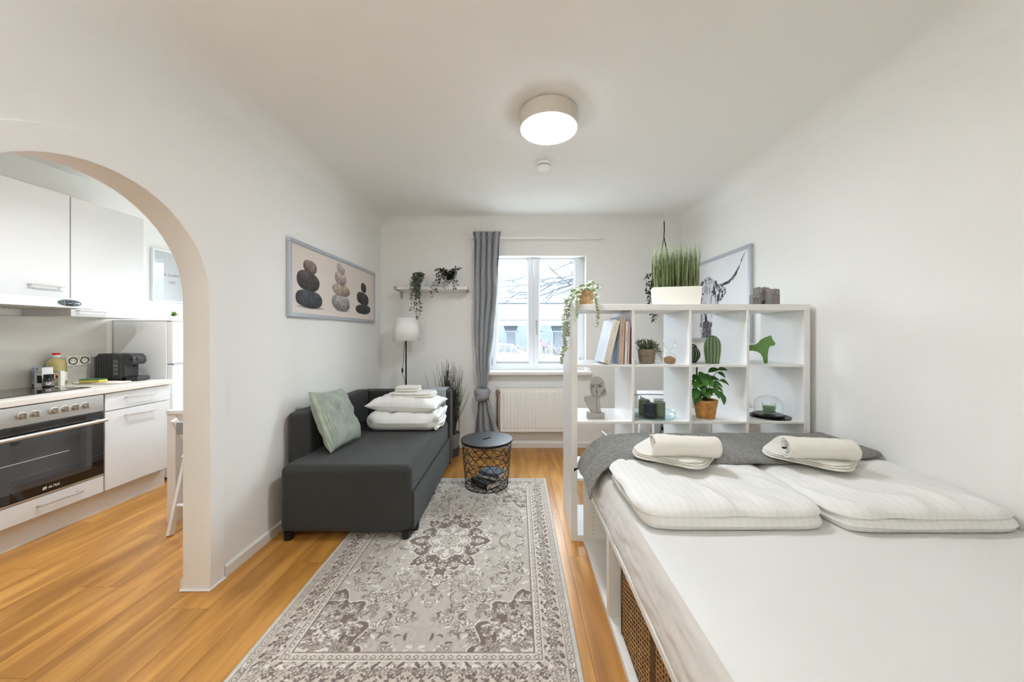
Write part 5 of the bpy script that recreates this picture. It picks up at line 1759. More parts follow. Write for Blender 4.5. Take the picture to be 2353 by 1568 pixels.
# two folded duvets side by side
def bed_duvet(label, x0, x1, y0, seed):
    t = thing('duvet', label, 'duvet', ((x0 + x1) / 2, y0 + .4, .567), 0, 'duvets on the bed')
    y1 = 2.10
    def tuck(p):
        # the covered corner under the throw is drawn in from the bed's edge
        k = min(1, max(0, (p[1] - 1.70) / .14)); k = k * k * (3 - 2 * k)
        f = max(0, 1 - (p[0] - x0) / .22)
        return (p[0] + .085 * k * f, p[1], p[2] - (.012 * k * max(0, p[2] - .58) / .08))
    lo = soft_slab(MB(), x0 + .006, x1 - .004, y0, y1, lambda x, y: .5655, .052, .038, .028, 90, 90, .005, 6, seed, warp=tuck)
    obj('lower_fold', lo, 'damask_white', t, smooth=True, world=True, angle=3)
    def wrinkle(x, y):
        # soft creases that run slantwise from the folded edge
        d_ = max(0, 1 - (y - y0) / .36)
        s = (x * .9 + y * .55)
        c = (1 - abs(math.sin(s * 22 + 2.2 * nz(x * 3, y * 3, seed)))) ** 1.4 * .026 * d_ * max(0, nz(x * 4, y * 2, 1 + seed) + .6)
        c += .006 * abs(nz(x * 9 + y * 6, y * 7 - x * 4, seed + 5))
        return c + .013 * nz(x * 4.2, y * 3.1, seed + 2) + .006 * math.sin((x - x0) / (x1 - x0) * math.pi)
    up = soft_slab(MB(), x0 - .004, x1 + .002, y0 + .012, y1 + .005, lambda x, y: .594 + .012 * min(1, max(0, (y - y0) / .5)), .052, .065, .03, 180, 180, .007, 7, seed + 3, top=wrinkle, warp=tuck)
    obj('upper_fold', up, 'damask_white', t, smooth=True, world=True, angle=3)
    return t
bed_duvet('white folded duvet on the bed half near the compartments', .446, 1.146, 1.262, 2.0)
bed_duvet('white folded duvet on the bed half against the wall', 1.152, 1.836, 1.245, 9.0)

# dark grey throw across the bed end, hanging over the side
def path_z(s):
    """(x, z) along the throw from the wall (s = 0) to its hanging hem (s = 1)."""
    K = [(0, 1.822, .684), (.50, 1.10, .680), (.74, .72, .679), (.80, .62, .676), (.85, .53, .663), (.89, .462, .635), (.92, .418, .590), (.95, .388, .535), (.98, .372, .485), (1.0, .366, .445)]
    for (a, *p), (b_, *q) in zip(K[:-1], K[1:]):
        if a <= s <= b_ + 1e-9:
            t = (s - a) / (b_ - a)
            return [m + (n - m) * t for m, n in zip(p, q)]
    return K[-1][1:]
def throw_dark(u, v):
    s = u
    x, z = path_z(s)
    yn = 1.665 + .10 * max(0, (x - 1.35) / .45) ** 1.5 + .11 * max(0, (.75 - x) / .35) ** 1.2
    y = yn + (2.158 - yn) * v
    if s > .93: z += (s - .93) / .07 * (.05 * v + .02 * math.sin(v * 5))
    n = .006 * nz(x * 5, y * 7, 1) + .003 * nz(x * 14, y * 11, 3)
    if v < .06: z -= (1 - v / .06) ** 2 * .010 * (1 if s < .85 else 0)
    far = erode_edges(2.17 - y, .07)
    return (x - (.006 * nz(y * 12, z * 9, 2) if s > .85 else 0), y, z + n * (1 if s < .85 else .3) - (1 - far) * .03)
th_ = thing('bed_throw', 'dark grey woven throw laid across the bed end by the bookshelf', 'blanket', (1.1, 1.9, .68))
obj('woven_cloth', MB().grid(throw_dark, 200, 60), 'throw_dark', th_, smooth=True, world=True, angle=3, solid=.008)
hem = [throw_dark(k / 120, 0) for k in range(121)] + [throw_dark(1, k / 24) for k in range(1, 25)]
obj('hem', MB().tube(hem, .0055, 6), 'throw_dark', th_, smooth=True, world=True)
mb = MB()
e0 = Vector(throw_dark(1, .92))
for k in range(6):
    mb.tube([e0, e0 + Vector((-.012 - .004 * k, -.006 * k, -.004 + .003 * k)), e0 + Vector((-.030, -.010 - .004 * k, -.012 + .003 * k))], .0028, 5)
obj('tassel', mb, 'throw_fringe', th_, smooth=True, world=True)

def rolled_towel(label, c, length, ang, r, seed, tagged=False):
    t = thing('rolled_towel', label, 'towel', c, ang, 'rolled towels on the bed')
    mb = MB()
    def f(u, v):
        a = u * 2 * math.pi * 3.4 + 2.2
        rr = .010 + (r - .010) * u + .0036 * nz(u * 22, v * 7, seed) + .0016 * nz(u * 60, v * 25, seed)
        e = .004 * math.sin(u * 40 + seed) * (1 if v in (0.0, 1.0) else 0)
        return ((v - .5) * (length - .02 * (1 - u)) + e, rr * math.cos(a), rr * math.sin(a) * .92 + r * .92)
    mb.grid(f, 170, 48)
    obj('spiral', mb, 'towel', t, smooth=True, angle=3, solid=.0085)
    if tagged:
        obj('care_tag', MB().box(-length / 2 - .012, -length / 2 + .004, -.020, -.002, r * .90, r * .915).box(-length / 2 - .014, -length / 2 - .002, -.016, -.004, r * .78, r * .89), 'print_black', t)
    return t
def towel_base(label, c, w, d, ang, th, seed):
    t = thing('folded_towel', label, 'towel', c, ang, 'folded towels on the bed')
    for k in range(3):
        q = th / 3
        mb = soft_slab(MB(), -w / 2 + .003 * k, w / 2 - .004 * k, -d / 2 + .006 * k, d / 2 - .003 * k, lambda x, y: q * k + .004 * nz(x * 5, y * 5, seed), q * .98, q * .95, .03, 60, 50, .0034, 16, k + seed)
        obj('fold', mb, 'towel', t, smooth=True, angle=3)
    return t
towel_base('white folded towel on the bed half near the compartments', (.79, 1.765, .690), .42, .34, math.radians(50), .030, 1.0)
rolled_towel('plump white rolled towel on the bed half near the compartments', (.765, 1.625, .720), .285, math.radians(-6), .050, 3.0)
towel_base('white folded towel on the bed half against the wall', (1.435, 1.735, .692), .43, .34, math.radians(42), .026, 5.0)
rolled_towel('white rolled towel with a black tag on the bed by the wall', (1.36, 1.60, .718), .275, math.radians(-9), .049, 8.0, True)
# ------------------------------------------------------------------ kitchen
FX = -2.95                                         # cupboard fronts
def knob_handle(parent, y0, y1, z, x=FX, lean=0):
    """Slim bow handle running along y."""
    pts = [(x + .001, y0 + .008, z), (x + .022, y0 + .014, z), (x + .028, y0 + .03, z), (x + .029, (y0 + y1) / 2, z), (x + .028, y1 - .03, z), (x + .022, y1 - .014, z), (x + .001, y1 - .008, z)]
    mb = MB().tube(pts, .005, 8)
    mb.box(x + .024, x + .034, y0, y1, z - .003, z + .003)
    return obj('handle', mb, 'satin_steel', parent, world=True, smooth=True, angle=.6)
def cupboard(name, label, x0, x1, y0, y1, z0, z1, group=None):
    t = thing(name, label, 'cabinet', ((x0 + x1) / 2, (y0 + y1) / 2, z0), 0, group)
    obj('carcass', MB().box(x0, x1 - .02, y0 + .001, y1 - .001, z0, z1), 'cupboard_white', t, world=True)
    return t
# base cupboard
bc = cupboard('base_cabinet', 'white kitchen base cabinet with drawer beside the oven', KX + .02, FX, 2.522, 3.0, .152, .853)
for nm, a, b_ in (('drawer', .724, .849), ('door', .156, .718)):
    f_ = obj(nm, MB().box(FX - .019, FX, 2.525, 2.997, a, b_), 'cupboard_white', bc, bevel=.0015, world=True)
    o = knob_handle(f_, 2.525 + .12, 2.525 + .33, a + (b_ - a) * .62 if nm == 'drawer' else b_ - .05)
pl1 = obj('plinth', MB().box(KX + .05, FX - .05, 1.30, 3.0, 0.0005, .151), 'cupboard_white', None)
tag(pl1, 'white plinth board under the kitchen base cabinets', 'plinth')
# oven tower: control panel, glass door, warming drawer
ov = thing('oven', 'built-in steel oven with black glass door below the hob', 'oven', (FX - .3, 2.22, .152))
OY0, OY1 = 1.924, 2.518
obj('carcass', MB().box(KX + .02, FX - .022, OY0 + .001, OY1 - .001, .152, .851), 'cupboard_white', ov, world=True)
obj('control_panel', MB().box(FX - .02, FX + .002, OY0 + .003, OY1 - .003, .733, .849), 'brushed_steel', ov, bevel=.002, world=True)
for px, py in ((61, 953), (90, 947), (134, 942), (158, 938), (181, 934), (204, 931)):
    d_ = (FX + .02) * F_PX / (px - 4 - CX)
    z_ = .792
    kb = obj('dial', MB().lathe([(.023, 0), (.023, .003), (.019, .004), (.0165, .018), (.015, .022)], 24, (FX + .002, d_, z_), 'X'), 'satin_steel', ov, world=True, smooth=True, angle=.6)
    obj('grip', MB().box(FX + .018, FX + .040, d_ - .006, d_ + .006, z_ - .018, z_ + .018), 'brushed_steel', kb, bevel=.003).data.transform(Matrix.Translation(-ov.location))
    mk = MB()
    for a in (2.3, 1.57, .8):
        mk.box(FX + .002, FX + .0026, d_ + .029 * math.cos(a) - .0012, d_ + .029 * math.cos(a) + .0012, z_ + .029 * math.sin(a) - .0012, z_ + .029 * math.sin(a) + .0012)
    obj('dial_marks', mk, 'print_black', ov, world=True)
dr = obj('glass_door', MB().box(FX - .02, FX + .004, OY0 + .003, OY1 - .003, .288, .726), 'oven_glass', ov, bevel=.002, world=True)
def rel(o): o.data.transform(Matrix.Translation(-ov.location)); return o
rel(obj('inner_window', MB().box(FX + .0038, FX + .0048, OY0 + .06, OY1 - .075, .345, .655), 'oven_window', dr))
rel(obj('rack_glint', MB().tube([(FX + .0052, OY0 + .03, .515), (FX + .0052, OY1 - .2, .515)], .0013, 5), 'satin_steel', dr))
rel(obj('door_handle', MB().tube([(FX + .045, OY0 + .02, .672), (FX + .045, OY1 - .02, .672)], .0125, 14).tube([(FX + .004, OY0 + .045, .672), (FX + .045, OY0 + .045, .672)], .010, 10).tube([(FX + .004, OY1 - .045, .672), (FX + .045, OY1 - .045, .672)], .010, 10), 'satin_steel', dr, smooth=True, angle=.6))
lg = lettering('ALTUS', .0205, 'print_white', dr, basis((FX + .0043, 2.243, .316), (0, .86, 0), (0, 0, 1), (1, 0, 0)), shear=.25, space=1.08)
rel(lg)
em = MB()
for k in range(3):
    em.prism([(2.193 + k * .005, .3085), (2.1955 + k * .005, .3085), (2.2005 + k * .005, .3235), (2.198 + k * .005, .3235)], FX + .0042, FX + .0048, 'X')
em.prism([(2.189, .309), (2.1915, .309), (2.195, .322), (2.208, .3240), (2.208, .3262), (2.193, .3245)], FX + .0042, FX + .0048, 'X')
rel(obj('emblem', em, 'print_white', dr))
obj('steel_trim', MB().box(FX - .02, FX + .003, OY0 + .002, OY1 - .002, .276, .286), 'satin_steel', ov, world=True)
wd = obj('lower_drawer', MB().box(FX - .019, FX, OY0 + .003, OY1 - .003, .156, .272), 'cupboard_white', ov, bevel=.0015, world=True)
o = knob_handle(wd, 2.16, 2.375, .222)
# left neighbour, mostly out of frame
lc = cupboard('base_cabinet', 'white kitchen base cabinet on the other side of the oven', KX + .02, FX, 1.32, 1.918, .152, .853)
obj('door', MB().box(FX - .019, FX, 1.323, 1.915, .156, .849), 'cupboard_white', lc, bevel=.0015, world=True)
wt = obj('worktop', MB().box(KX, FX + .022, 1.30, 3.006, .855, .893), 'worktop', None, bevel=.004)
tag(wt, 'pale stone-look kitchen worktop over the base cabinets', 'worktop')
sb = obj('splashback', MB().box(KX + .0005, KX + .012, 1.30, 3.04, .8935, 1.4045), 'splashback', None)
tag(sb, 'beige stone-look splashback panel on the kitchen wall', 'splashback')
hb_ = thing('hob', 'black glass hob set into the kitchen worktop', 'hob', (-3.28, 2.24, .8935))
obj('glass_plate', MB().box(-3.51, -3.06, 1.945, 2.535, .8935, .8985), 'hob_glass', hb_, bevel=.002, world=True)
for cx_, cy_, r in ((-3.4, 2.1, .075), (-3.18, 2.1, .09), (-3.4, 2.38, .09), (-3.18, 2.38, .075)):
    obj('cooking_zone', MB().lathe([(r - .0015, 0), (r, 0), (r, .0003), (r - .0015, .0003)], 40, (cx_, cy_, .8985), caps=False), 'print_grey', hb_, world=True)

# wall cupboards and hood
UX = -3.20
def wall_cup(label, y0, y1, z0, z1, hy0, hy1, hz):
    t = thing('wall_cabinet', label, 'cabinet', ((KX + UX) / 2, (y0 + y1) / 2, z0), 0, 'kitchen wall cabinets')
    obj('carcass', MB().box(KX + .0005, UX - .02, y0 + .001, y1 - .001, z0, z1), 'cupboard_white', t, world=True)
    dd = obj('door', MB().box(UX - .019, UX, y0 + .003, y1 - .003, z0 + .001, z1 - .002), 'cupboard_white', t, bevel=.0015, world=True)
    h_ = knob_handle(dd, hy0, hy1, hz, UX)
    return t
wall_cup('white kitchen wall cabinet above the range hood', 1.924, 2.527, 1.525, 2.265, 2.30, 2.475, 1.605)
wall_cup('white kitchen wall cabinet beside the hood, nearest the fridge', 2.5275, 3.024, 1.405, 2.265, 2.555, 2.745, 1.447)
wall_cup('white kitchen wall cabinet farther from the fridge, past the hood', 1.32, 1.918, 1.405, 2.265, 1.7, 1.88, 1.447)
hd = thing('range_hood', 'slim steel range hood with dark oval switch panel', 'range hood', (-3.3, 2.225, 1.455))
obj('body', MB().box(KX + .001, -3.07, 1.93, 2.52, 1.458, 1.518), 'hood_steel', hd, world=True, bevel=.002)
fp = [(-3.035, 1.4555), (-3.03, 1.4555), (-3.045, 1.520), (-3.07, 1.523), (-3.07, 1.4555)]
obj('pull_out_front', MB().prism(fp, 1.925, 2.532, 'Y'), 'hood_steel', hd, world=True, bevel=.002)
obj('filter', MB().box(-3.5, -3.12, 1.95, 2.36, 1.4535, 1.4575).box(-3.5, -3.12, 2.37, 2.50, 1.4535, 1.4575), 'nickel', hd, world=True)
obj('lamp_strip', MB().box(-3.46, -3.40, 2.0, 2.33, 1.4505, 1.4534), 'white_plastic', hd, world=True)
slope = Vector((-.015, 0, .0645)).normalized(); outn = Vector((.0645, 0, .015)).normalized()
M_ = basis(Vector((-3.0372, 2.395, 1.488)), (0, 1, 0), slope, outn)
def on_panel(mb, m_, nm):
    o = obj(nm, mb, m_, hd); o.data.transform(Matrix.Translation(-hd.location) @ M_); return o
el = MB(); el.prism([(.063 * math.cos(2 * math.pi * k / 40), .0235 * math.sin(2 * math.pi * k / 40)) for k in range(40)], 0, .0022, 'Z')
on_panel(el, 'hood_panel', 'switch_panel')
on_panel(MB().box(-.020, .008, .003, .011, .002, .005).box(-.022, .014, -.014, -.006, .002, .005), 'black_plastic', 'slide_switch')
on_panel(MB().cyl((-.028, .007, .002), .0022, .001, 8).cyl((-.030, -.010, .002), .0022, .001, 8).cyl((.050, -.001, .002), .005, .001, 12).box(.028, .046, -.0022, .0008, .002, .003).box(-.012, -.008, .0125, .014, .002, .003).box(-.012, .010, -.004, -.0025, .002, .003), 'print_white', 'switch_marks')

# double socket
so = thing('wall_socket', 'cream double wall socket on the splashback', 'socket', (KX + .0125, 2.84, 1.064))
obj('plate', MB().box(0, .008, -.077, .077, -.041, .041), 'socket_cream', so, bevel=.003)
for s in (-1, 1):
    w_ = obj('well', MB().lathe([(.029, .0105), (.022, .0105), (.020, .0085), (.0001, .0085)], 28, (0, s * .037, 0), 'X', caps=False).box(.0075, .0105, s * .037 - .0335, s * .037 + .0335, -.0335, .0335), 'socket_cream', so)
    obj('pin_holes', MB().cyl((.0086, s * .037 - .0095, 0), .0026, .0022, 8, 'X').cyl((.0086, s * .037 + .0095, 0), .0026, .0022, 8, 'X'), 'dark_hole', w_)

# things on the worktop
WZ = .8935
bo = thing('oil_bottle', 'clear bottle of sunflower oil with red cap on the worktop', 'bottle', (-3.475, 2.66, WZ))
BP = [(.0001, .001), (.045, .001), (.0515, .008), (.052, .14), (.051, .165), (.042, .19), (.022, .207), (.0175, .213), (.0175, .224), (.0001, .224)]
obj('bottle_body', MB().lathe(BP, 32, caps=False), 'clear_plastic', bo, smooth=True)
obj('oil', MB().lathe([(.0001, .004), (.043, .004), (.049, .010), (.0495, .14), (.0485, .164), (.040, .187), (.026, .2), (.0001, .2)], 32, caps=False), 'oil', bo, smooth=True)
obj('cap', MB().lathe([(.0195, .226), (.0195, .240), (.017, .242), (.0001, .242)], 24), 'red_cap', bo, smooth=True)
obj('cap_collar', MB().lathe([(.0205, .212), (.0205, .226)], 24), 'white_plastic', bo, smooth=True)
lb = MB()
def arc_label(r, z0, z1, a0, a1, n=16):
    vs, fs = [], []
    for k in range(n + 1):
        a = a0 + (a1 - a0) * k / n
        vs += [(r * math.cos(a), r * math.sin(a), z0), (r * math.cos(a), r * math.sin(a), z1)]
    for k in range(n): fs.append((2 * k, 2 * k + 2, 2 * k + 3, 2 * k + 1))
    return MB().add(vs, fs)
obj('paper_label', arc_label(.0526, .032, .105, -1.75, .75), 'label_cream', bo, smooth=True)
obj('green_stripe', arc_label(.0529, .098, .105, -1.75, .75), 'leaf_print', bo, smooth=True)
def label_disc(nm, r, cz, a_mid, rad, m_, petals=0):
    vs = [(r * math.cos(a_mid), r * math.sin(a_mid), cz)]; n = 40
    for k in range(n):
        t = 2 * math.pi * k / n; q = rad * (1 + (.16 * math.cos(petals * t) if petals else 0))
        a = a_mid + q * math.cos(t) / r
        vs.append((r * math.cos(a), r * math.sin(a), cz + q * math.sin(t)))
    obj(nm, MB().add(vs, [(0, 1 + k, 1 + (k + 1) % n) for k in range(n)]), m_, bo)
label_disc('sunflower_petals', .0532, .066, -.55, .024, 'sunflower', 10)
label_disc('sunflower_eye', .0536, .066, -.55, .010, 'print_red')
label_disc('sunflower_pip', .0539, .066, -.55, .006, 'print_black')
bx = thing('salt_carton', 'pale blue printed cardboard carton behind the hob', 'carton', (-3.464, 2.575, WZ), math.radians(-8))
obj('carton', MB().box(-.045, .045, -.028, .028, 0, .142), 'salt_box', bx, bevel=.001, seg=1)
obj('white_front', MB().box(-.020, .0455, -.0285, -.028, .002, .140).box(.045, .0455, -.0285, .0285, .002, .140), 'print_white', bx)
obj('photo_panel', MB().box(.004, .046, -.0291, -.0285, .03, .085), 'print_black', bx)
obj('blue_badge', MB().box(-.002, .012, -.0291, -.0285, .125, .138).box(-.016, .040, -.0291, -.0285, .110, .113), 'print_blue', bx)
mk = MB()
for k in range(9): mk.box(-.041, -.024, -.0291, -.028, .055 + k * .0065, .0575 + k * .0065)
obj('small_print', mk, 'print_blue', bx)
mk = MB()
for k in range(7): mk.box(-.042 + k * .0026, -.0408 + k * .0026 + .0006 * (k % 2), -.0291, -.028, .008, .020)
obj('bar_code', mk, 'print_black', bx)
jr = thing('spice_jar', 'small dark spice jar with oval label in front of the oil bottle', 'jar', (-3.383, 2.548, WZ))
obj('jar_body', MB().lathe([(.0001, 0), (.024, 0), (.027, .004), (.027, .05), (.022, .062), (.020, .066)], 28, caps=False), 'jar_black', jr, smooth=True)
obj('lid', MB().lathe([(.0235, .067), (.0235, .092), (.021, .094), (.0001, .094)], 28), 'black_plastic', jr, smooth=True)
obj('band_label', arc_label(.0274, .012, .046, -2.2, 0.9), 'print_grey', jr, smooth=True)
vs = []
def oval(r, cz, am, ra, rb, m_, nm):
    vs = [(r * math.cos(am), r * math.sin(am), cz)]
    for k in range(28):
        t = 2 * math.pi * k / 28; a = am + ra * math.cos(t) / r
        vs.append((r * math.cos(a), r * math.sin(a), cz + rb * math.sin(t)))
    obj(nm, MB().add(vs, [(0, 1 + k, 1 + (k + 1) % 28) for k in range(28)]), m_, jr)
oval(.0278, .030, -.7, .017, .013, 'print_black', 'oval_rim'); oval(.0281, .030, -.7, .014, .010, 'print_white', 'oval_face'); oval(.0284, .033, -.7, .007, .003, 'print_red', 'oval_mark')
bk_ = thing('carafe_box', 'small cream carton with a red mark between jar and oil bottle', 'carton', (-3.395, 2.628, WZ), math.radians(-5))
obj('carton', MB().box(-.012, .012, -.012, .012, 0, .11), 'label_cream', bk_, bevel=.001, seg=1)
obj('red_mark', MB().cyl((.002, -.0125, .1), .005, .001, 14, 'Y'), 'print_red', bk_)

ct = thing('dish_cloth', 'cream folded dish cloth lying on the worktop', 'cloth', (-3.26, 2.76, WZ))
mb = soft_slab(MB(), -.19, .19, -.055, .075, 0.0005, .010, .006, .02, 50, 30, .003, 16, 2.0)
obj('folded_cloth', mb, 'cloth_cream', ct, smooth=True, angle=3)
sg = thing('sponge', 'yellow and green scouring sponge on the dish cloth', 'sponge', (-3.285, 2.735, WZ + .0125), math.radians(5))
obj('foam', MB().box(-.07, .07, -.032, .032, 0, .017), 'sponge_yellow', sg, bevel=.003)
obj('scouring_pad', MB().box(-.07, .07, -.032, .032, .0172, .025), 'sponge_green', sg, bevel=.002)

cm = thing('coffee_machine', 'dark grey capsule coffee machine on the worktop by the fridge', 'coffee machine', (-3.285, 2.93, WZ))
side = [(-.165, .012), (.055, .012), (.055, .20), (.03, .222), (-.02, .226), (-.13, .224), (-.165, .19)]
obj('body', MB().prism(side, -.055, .055, 'Y'), 'machine_grey', cm, bevel=.006, seg=3)
head = [(.055, .03), (.085, .03), (.088, .13), (.14, .135), (.155, .16), (.152, .195), (.125, .22), (.06, .224), (.045, .20), (.045, .03)]
obj('brew_head', MB().prism(head, -.052, .052, 'Y'), 'machine_grey', cm, bevel=.006, seg=3)
obj('lever', MB().sphere((.128, -.02, .178), .032, .036, .024, n=18, m=10), 'black_plastic', cm, smooth=True)
obj('spout', MB().cyl((.118, 0, .112), .014, .03, 16), 'black_plastic', cm, smooth=True)
obj('drip_tray', MB().box(.085, .185, -.05, .05, .004, .036), 'machine_grey', cm, bevel=.004)
obj('drip_grid', MB().box(.095, .178, -.042, .042, .036, .0375), 'black_plastic', cm)
obj('water_tank', MB().box(-.198, -.166, -.05, .05, .015, .20), 'tank_plastic', cm, bevel=.006)
obj('feet', MB().box(-.15, .16, -.045, .045, 0, .012), 'black_plastic', cm)
rb_ = MB()
for k in range(7): rb_.box(-.145 + k * .02, -.143 + k * .02, -.0562, -.054, .03, .20)
obj('side_ribs', rb_, 'black_plastic', cm)
cs = MB()
for k in range(4): cs.box(-.006, .030, -.0566, -.054, .05 + k * .033, .074 + k * .033)
obj('capsule_window', cs, 'tank_plastic', cm)
cv = thing('coffee_tray', 'flat dark tray beneath the coffee machine', 'tray', (-3.36, 2.858, WZ))
obj('plate', MB().box(-.06, .12, -.018, .014, 0, .006), 'black_plastic', cv, bevel=.002)
obj('cable', MB().tube([(-.09, .03, .01), (-.03, -.0, .016), (.04, .01, .014), (.12, .0, .005)], .005, 8), 'black_plastic', cv, smooth=True)

# fridge and the little plant on top
fr = thing('fridge', 'white fridge freezer standing at the end of the worktop', 'fridge', (-3.3, 3.37, 0))
obj('body', MB().box(KX + .01, -3.075, 3.09, 3.645, .02, 1.392), 'fridge_white', fr, bevel=.004, world=True)
obj('top_board', MB().box(KX + .01, -3.03, 3.085, 3.65, 1.392, 1.402), 'white_plastic', fr, bevel=.003, world=True)
obj('freezer_door', MB().box(-3.072, -3.02, 3.093, 3.642, 1.018, 1.388), 'fridge_white', fr, bevel=.006, seg=3, world=True)
obj('fridge_door', MB().box(-3.072, -3.02, 3.093, 3.642, .06, 1.002), 'fridge_white', fr, bevel=.006, seg=3, world=True)
obj('grip_strip', MB().box(-3.066, -3.017, 3.10, 3.64, 1.003, 1.016), 'frame_silver', fr, world=True)
obj('feet', MB().box(-3.09, -3.06, 3.11, 3.14, 0, .03).box(-3.09, -3.06, 3.59, 3.62, 0, .03), 'black_plastic', fr, world=True)
sp2 = thing('succulent', 'tiny green succulent in a white pot on top of the fridge', 'plant', (-3.185, 3.27, 1.4025))
obj('pot', MB().lathe([(.0001, 0), (.028, 0), (.036, .04), (.033, .04), (.03, .034), (.0001, .034)], 24), 'white_plastic', sp2, smooth=True)
lf = MB(); rg = random.Random(5)
for k in range(46):
    a = rg.uniform(0, 6.28); e = rg.uniform(.1, 1.4)
    lf.leaf((0, 0, .036), (math.cos(a) * math.cos(e), math.sin(a) * math.cos(e), math.sin(e)), (0, 0, 1), rg.uniform(.035, .06), .014)
stuff(obj('rosette', lf, 'leaf_fresh', sp2))

# framed print above the fridge
def paint_quote(w, h, nx, ny):
    return np.zeros((ny, nx, 3)) + np.array((.93, .94, .955))
q0 = KX * F_PX / (345 - CX)
kq = framed('quote_print', 'pale framed print with lettering above the fridge', (KX, q0, 1.60), (0, 1, 0), (1, 0, 0), .40, .515, .018, .028, paint_quote, 8, 8, 'window_white', True)
lettering('A HAPPY', .042, 'print_grey', kq, basis((.20, .27, .0172), (1, 0, 0), (0, 1, 0), (0, 0, 1)), extrude=.0003)
lettering('LIFE', .042, 'print_grey', kq, basis((.20, .20, .0172), (1, 0, 0), (0, 1, 0), (0, 0, 1)), extrude=.0003)
obj('glazing', MB().box(.018, .382, .018, .497, .0185, .0195), 'picture_glass', kq)

# table and folding chair behind the pier
TX0, TY0 = -2.375, 2.385
kt = thing('kitchen_table', 'white kitchen table standing behind the arch pier', 'table', (-2.03, 2.9, 0))
obj('table_top', MB().box(TX0, XL - WT - .02, TY0, 3.45, .735, .762), 'white_lacquer', kt, bevel=.002, world=True)
for a, b_ in ((TX0 + .002, TY0 + .004), (XL - WT - .085, TY0 + .004), (TX0 + .002, 3.385), (XL - WT - .085, 3.385)):
    obj('leg', MB().box(a, a + .058, b_, b_ + .058, 0.0005, .735), 'white_lacquer', kt, bevel=.002, world=True)
obj('apron', MB().box(TX0 + .06, XL - WT - .09, TY0 + .02, TY0 + .038, .66, .735).box(TX0 + .02, TX0 + .038, TY0 + .062, 3.38, .66, .735), 'white_lacquer', kt, world=True)
fc = thing('folding_chair', 'white folding chair with grey seat pushed to the kitchen table', 'chair', (-2.02, 2.3, 0))
def bar(a, b_, w, t, nm, m_='white_lacquer'):
    a, b_ = Vector(a), Vector(b_)
    d_ = (b_ - a).normalized(); s = d_.cross(Vector((1, 0, 0))).normalized()
    vs = []
    for p in (a, b_):
        for sx, sy in ((-1, -1), (1, -1), (1, 1), (-1, 1)): vs.append(p + Vector((sx * t / 2, 0, 0)) + s * sy * w / 2)
    return obj(nm, MB().add(vs, [(3, 2, 1, 0), (4, 5, 6, 7), (0, 1, 5, 4), (1, 2, 6, 5), (2, 3, 7, 6), (3, 0, 4, 7)]), m_, fc, bevel=.004, world=True)
for x_ in (-2.20, -1.80):
    bar((x_, 2.235, .004), (x_, 2.40, .66), .042, .02, 'front_leg')
    bar((x_ + .024, 2.66, .004), (x_ + .024, 2.235, .735), .034, .02, 'rear_leg')
    bar((x_, 2.33, .46), (x_, 2.36, .50), .03, .024, 'hinge')
obj('rung', MB().tube([(-2.20, 2.275, .175), (-1.80, 2.275, .175)], .011, 10), 'white_lacquer', fc, smooth=True, world=True)
obj('seat', MB().box(-2.19, -1.81, 2.31, 2.63, .455, .475), 'seat_grey', fc, bevel=.006, world=True)
obj('back_rail', MB().box(-2.17, -1.78, 2.24, 2.262, .64, .72), 'seat_grey', fc, bevel=.006, world=True)
# ------------------------------------------------------------------ dining corner behind the bookshelf
dt = thing('dining_table', 'white table against the wall under the cow picture', 'table', (1.46, 3.0, 0))
obj('table_top', MB().box(1.107, 1.825, 2.88, 3.29, .716, .752), 'white_lacquer', dt, bevel=.002, world=True)
for a in (1.115, 1.765):
    for b_ in (2.89, 3.225): obj('leg', MB().box(a, a + .052, b_, b_ + .052, .0005, .716), 'white_lacquer', dt, bevel=.002, world=True)
gc = thing('clear_chair', 'transparent plastic chair with its thin refraction edge painted black behind the bookshelf', 'chair', (.93, 2.93, 0), math.radians(8))
W2 = .19
def shell(u, v):
    # back (upper part) flowing into the seat
    w = W2 * (1.0 if v < .5 else 1.06)
    x = (2 * u - 1) * w * (1 - .10 * max(0, (.5 - abs(v - .25) * 2)) * 0)
    if v < .5:
        t = v / .5
        return (x * (1 - .10 * t), -.20 + .05 * t + .05 * (2 * u - 1) ** 2 * (1 - t) * -1, .81 - .36 * t)
    t = (v - .5) / .5
    return (x * .95, -.15 + .38 * t, .45 - .02 * math.sin(t * 3.1) - (.03 * max(0, t - .8) / .2))
obj('shell', MB().grid(shell, 20, 40), 'clear_plastic', gc, smooth=True, angle=3, solid=.006)
rim = [shell(0, k / 20 * .5) for k in range(20, -1, -1)] + [shell(k / 20, 0) for k in range(21)] + [shell(1, k / 20 * .5) for k in range(21)]
obj('rim', MB().tube(rim, .003, 6), 'black_plastic', gc, smooth=True)  # black tube imitates the dark refraction along the clear shell's edge
for sx, sy in ((-1, -.14), (1, -.14), (-1, .2), (1, .2)):
    obj('leg', MB().tube([(sx * .14, sy, .435), (sx * .165, sy * 1.2, .0145)], [.016, .013], 10), 'clear_plastic', gc, smooth=True)
wb = thing('woven_basket', 'black and white woven basket on the floor under the white table', 'basket', (1.47, 3.42, 0))
n_, m_ = 30, 14
chk = [MB(), MB()]
for j in range(m_):
    for i in range(n_):
        a0, a1 = 2 * math.pi * i / n_, 2 * math.pi * (i + .92) / n_
        z0, z1 = .44 * j / m_, .44 * (j + .9) / m_
        r0 = .15 + .02 * math.sin(math.pi * j / m_)
        rr = r0 + (.004 if (i + j) % 2 else 0)
        chk[(i + j) % 2].add([(rr * math.cos(a0), rr * math.sin(a0), z0), (rr * math.cos(a1), rr * math.sin(a1), z0), (rr * math.cos(a1), rr * math.sin(a1), z1), (rr * math.cos(a0), rr * math.sin(a0), z1)], [(0, 1, 2, 3)])
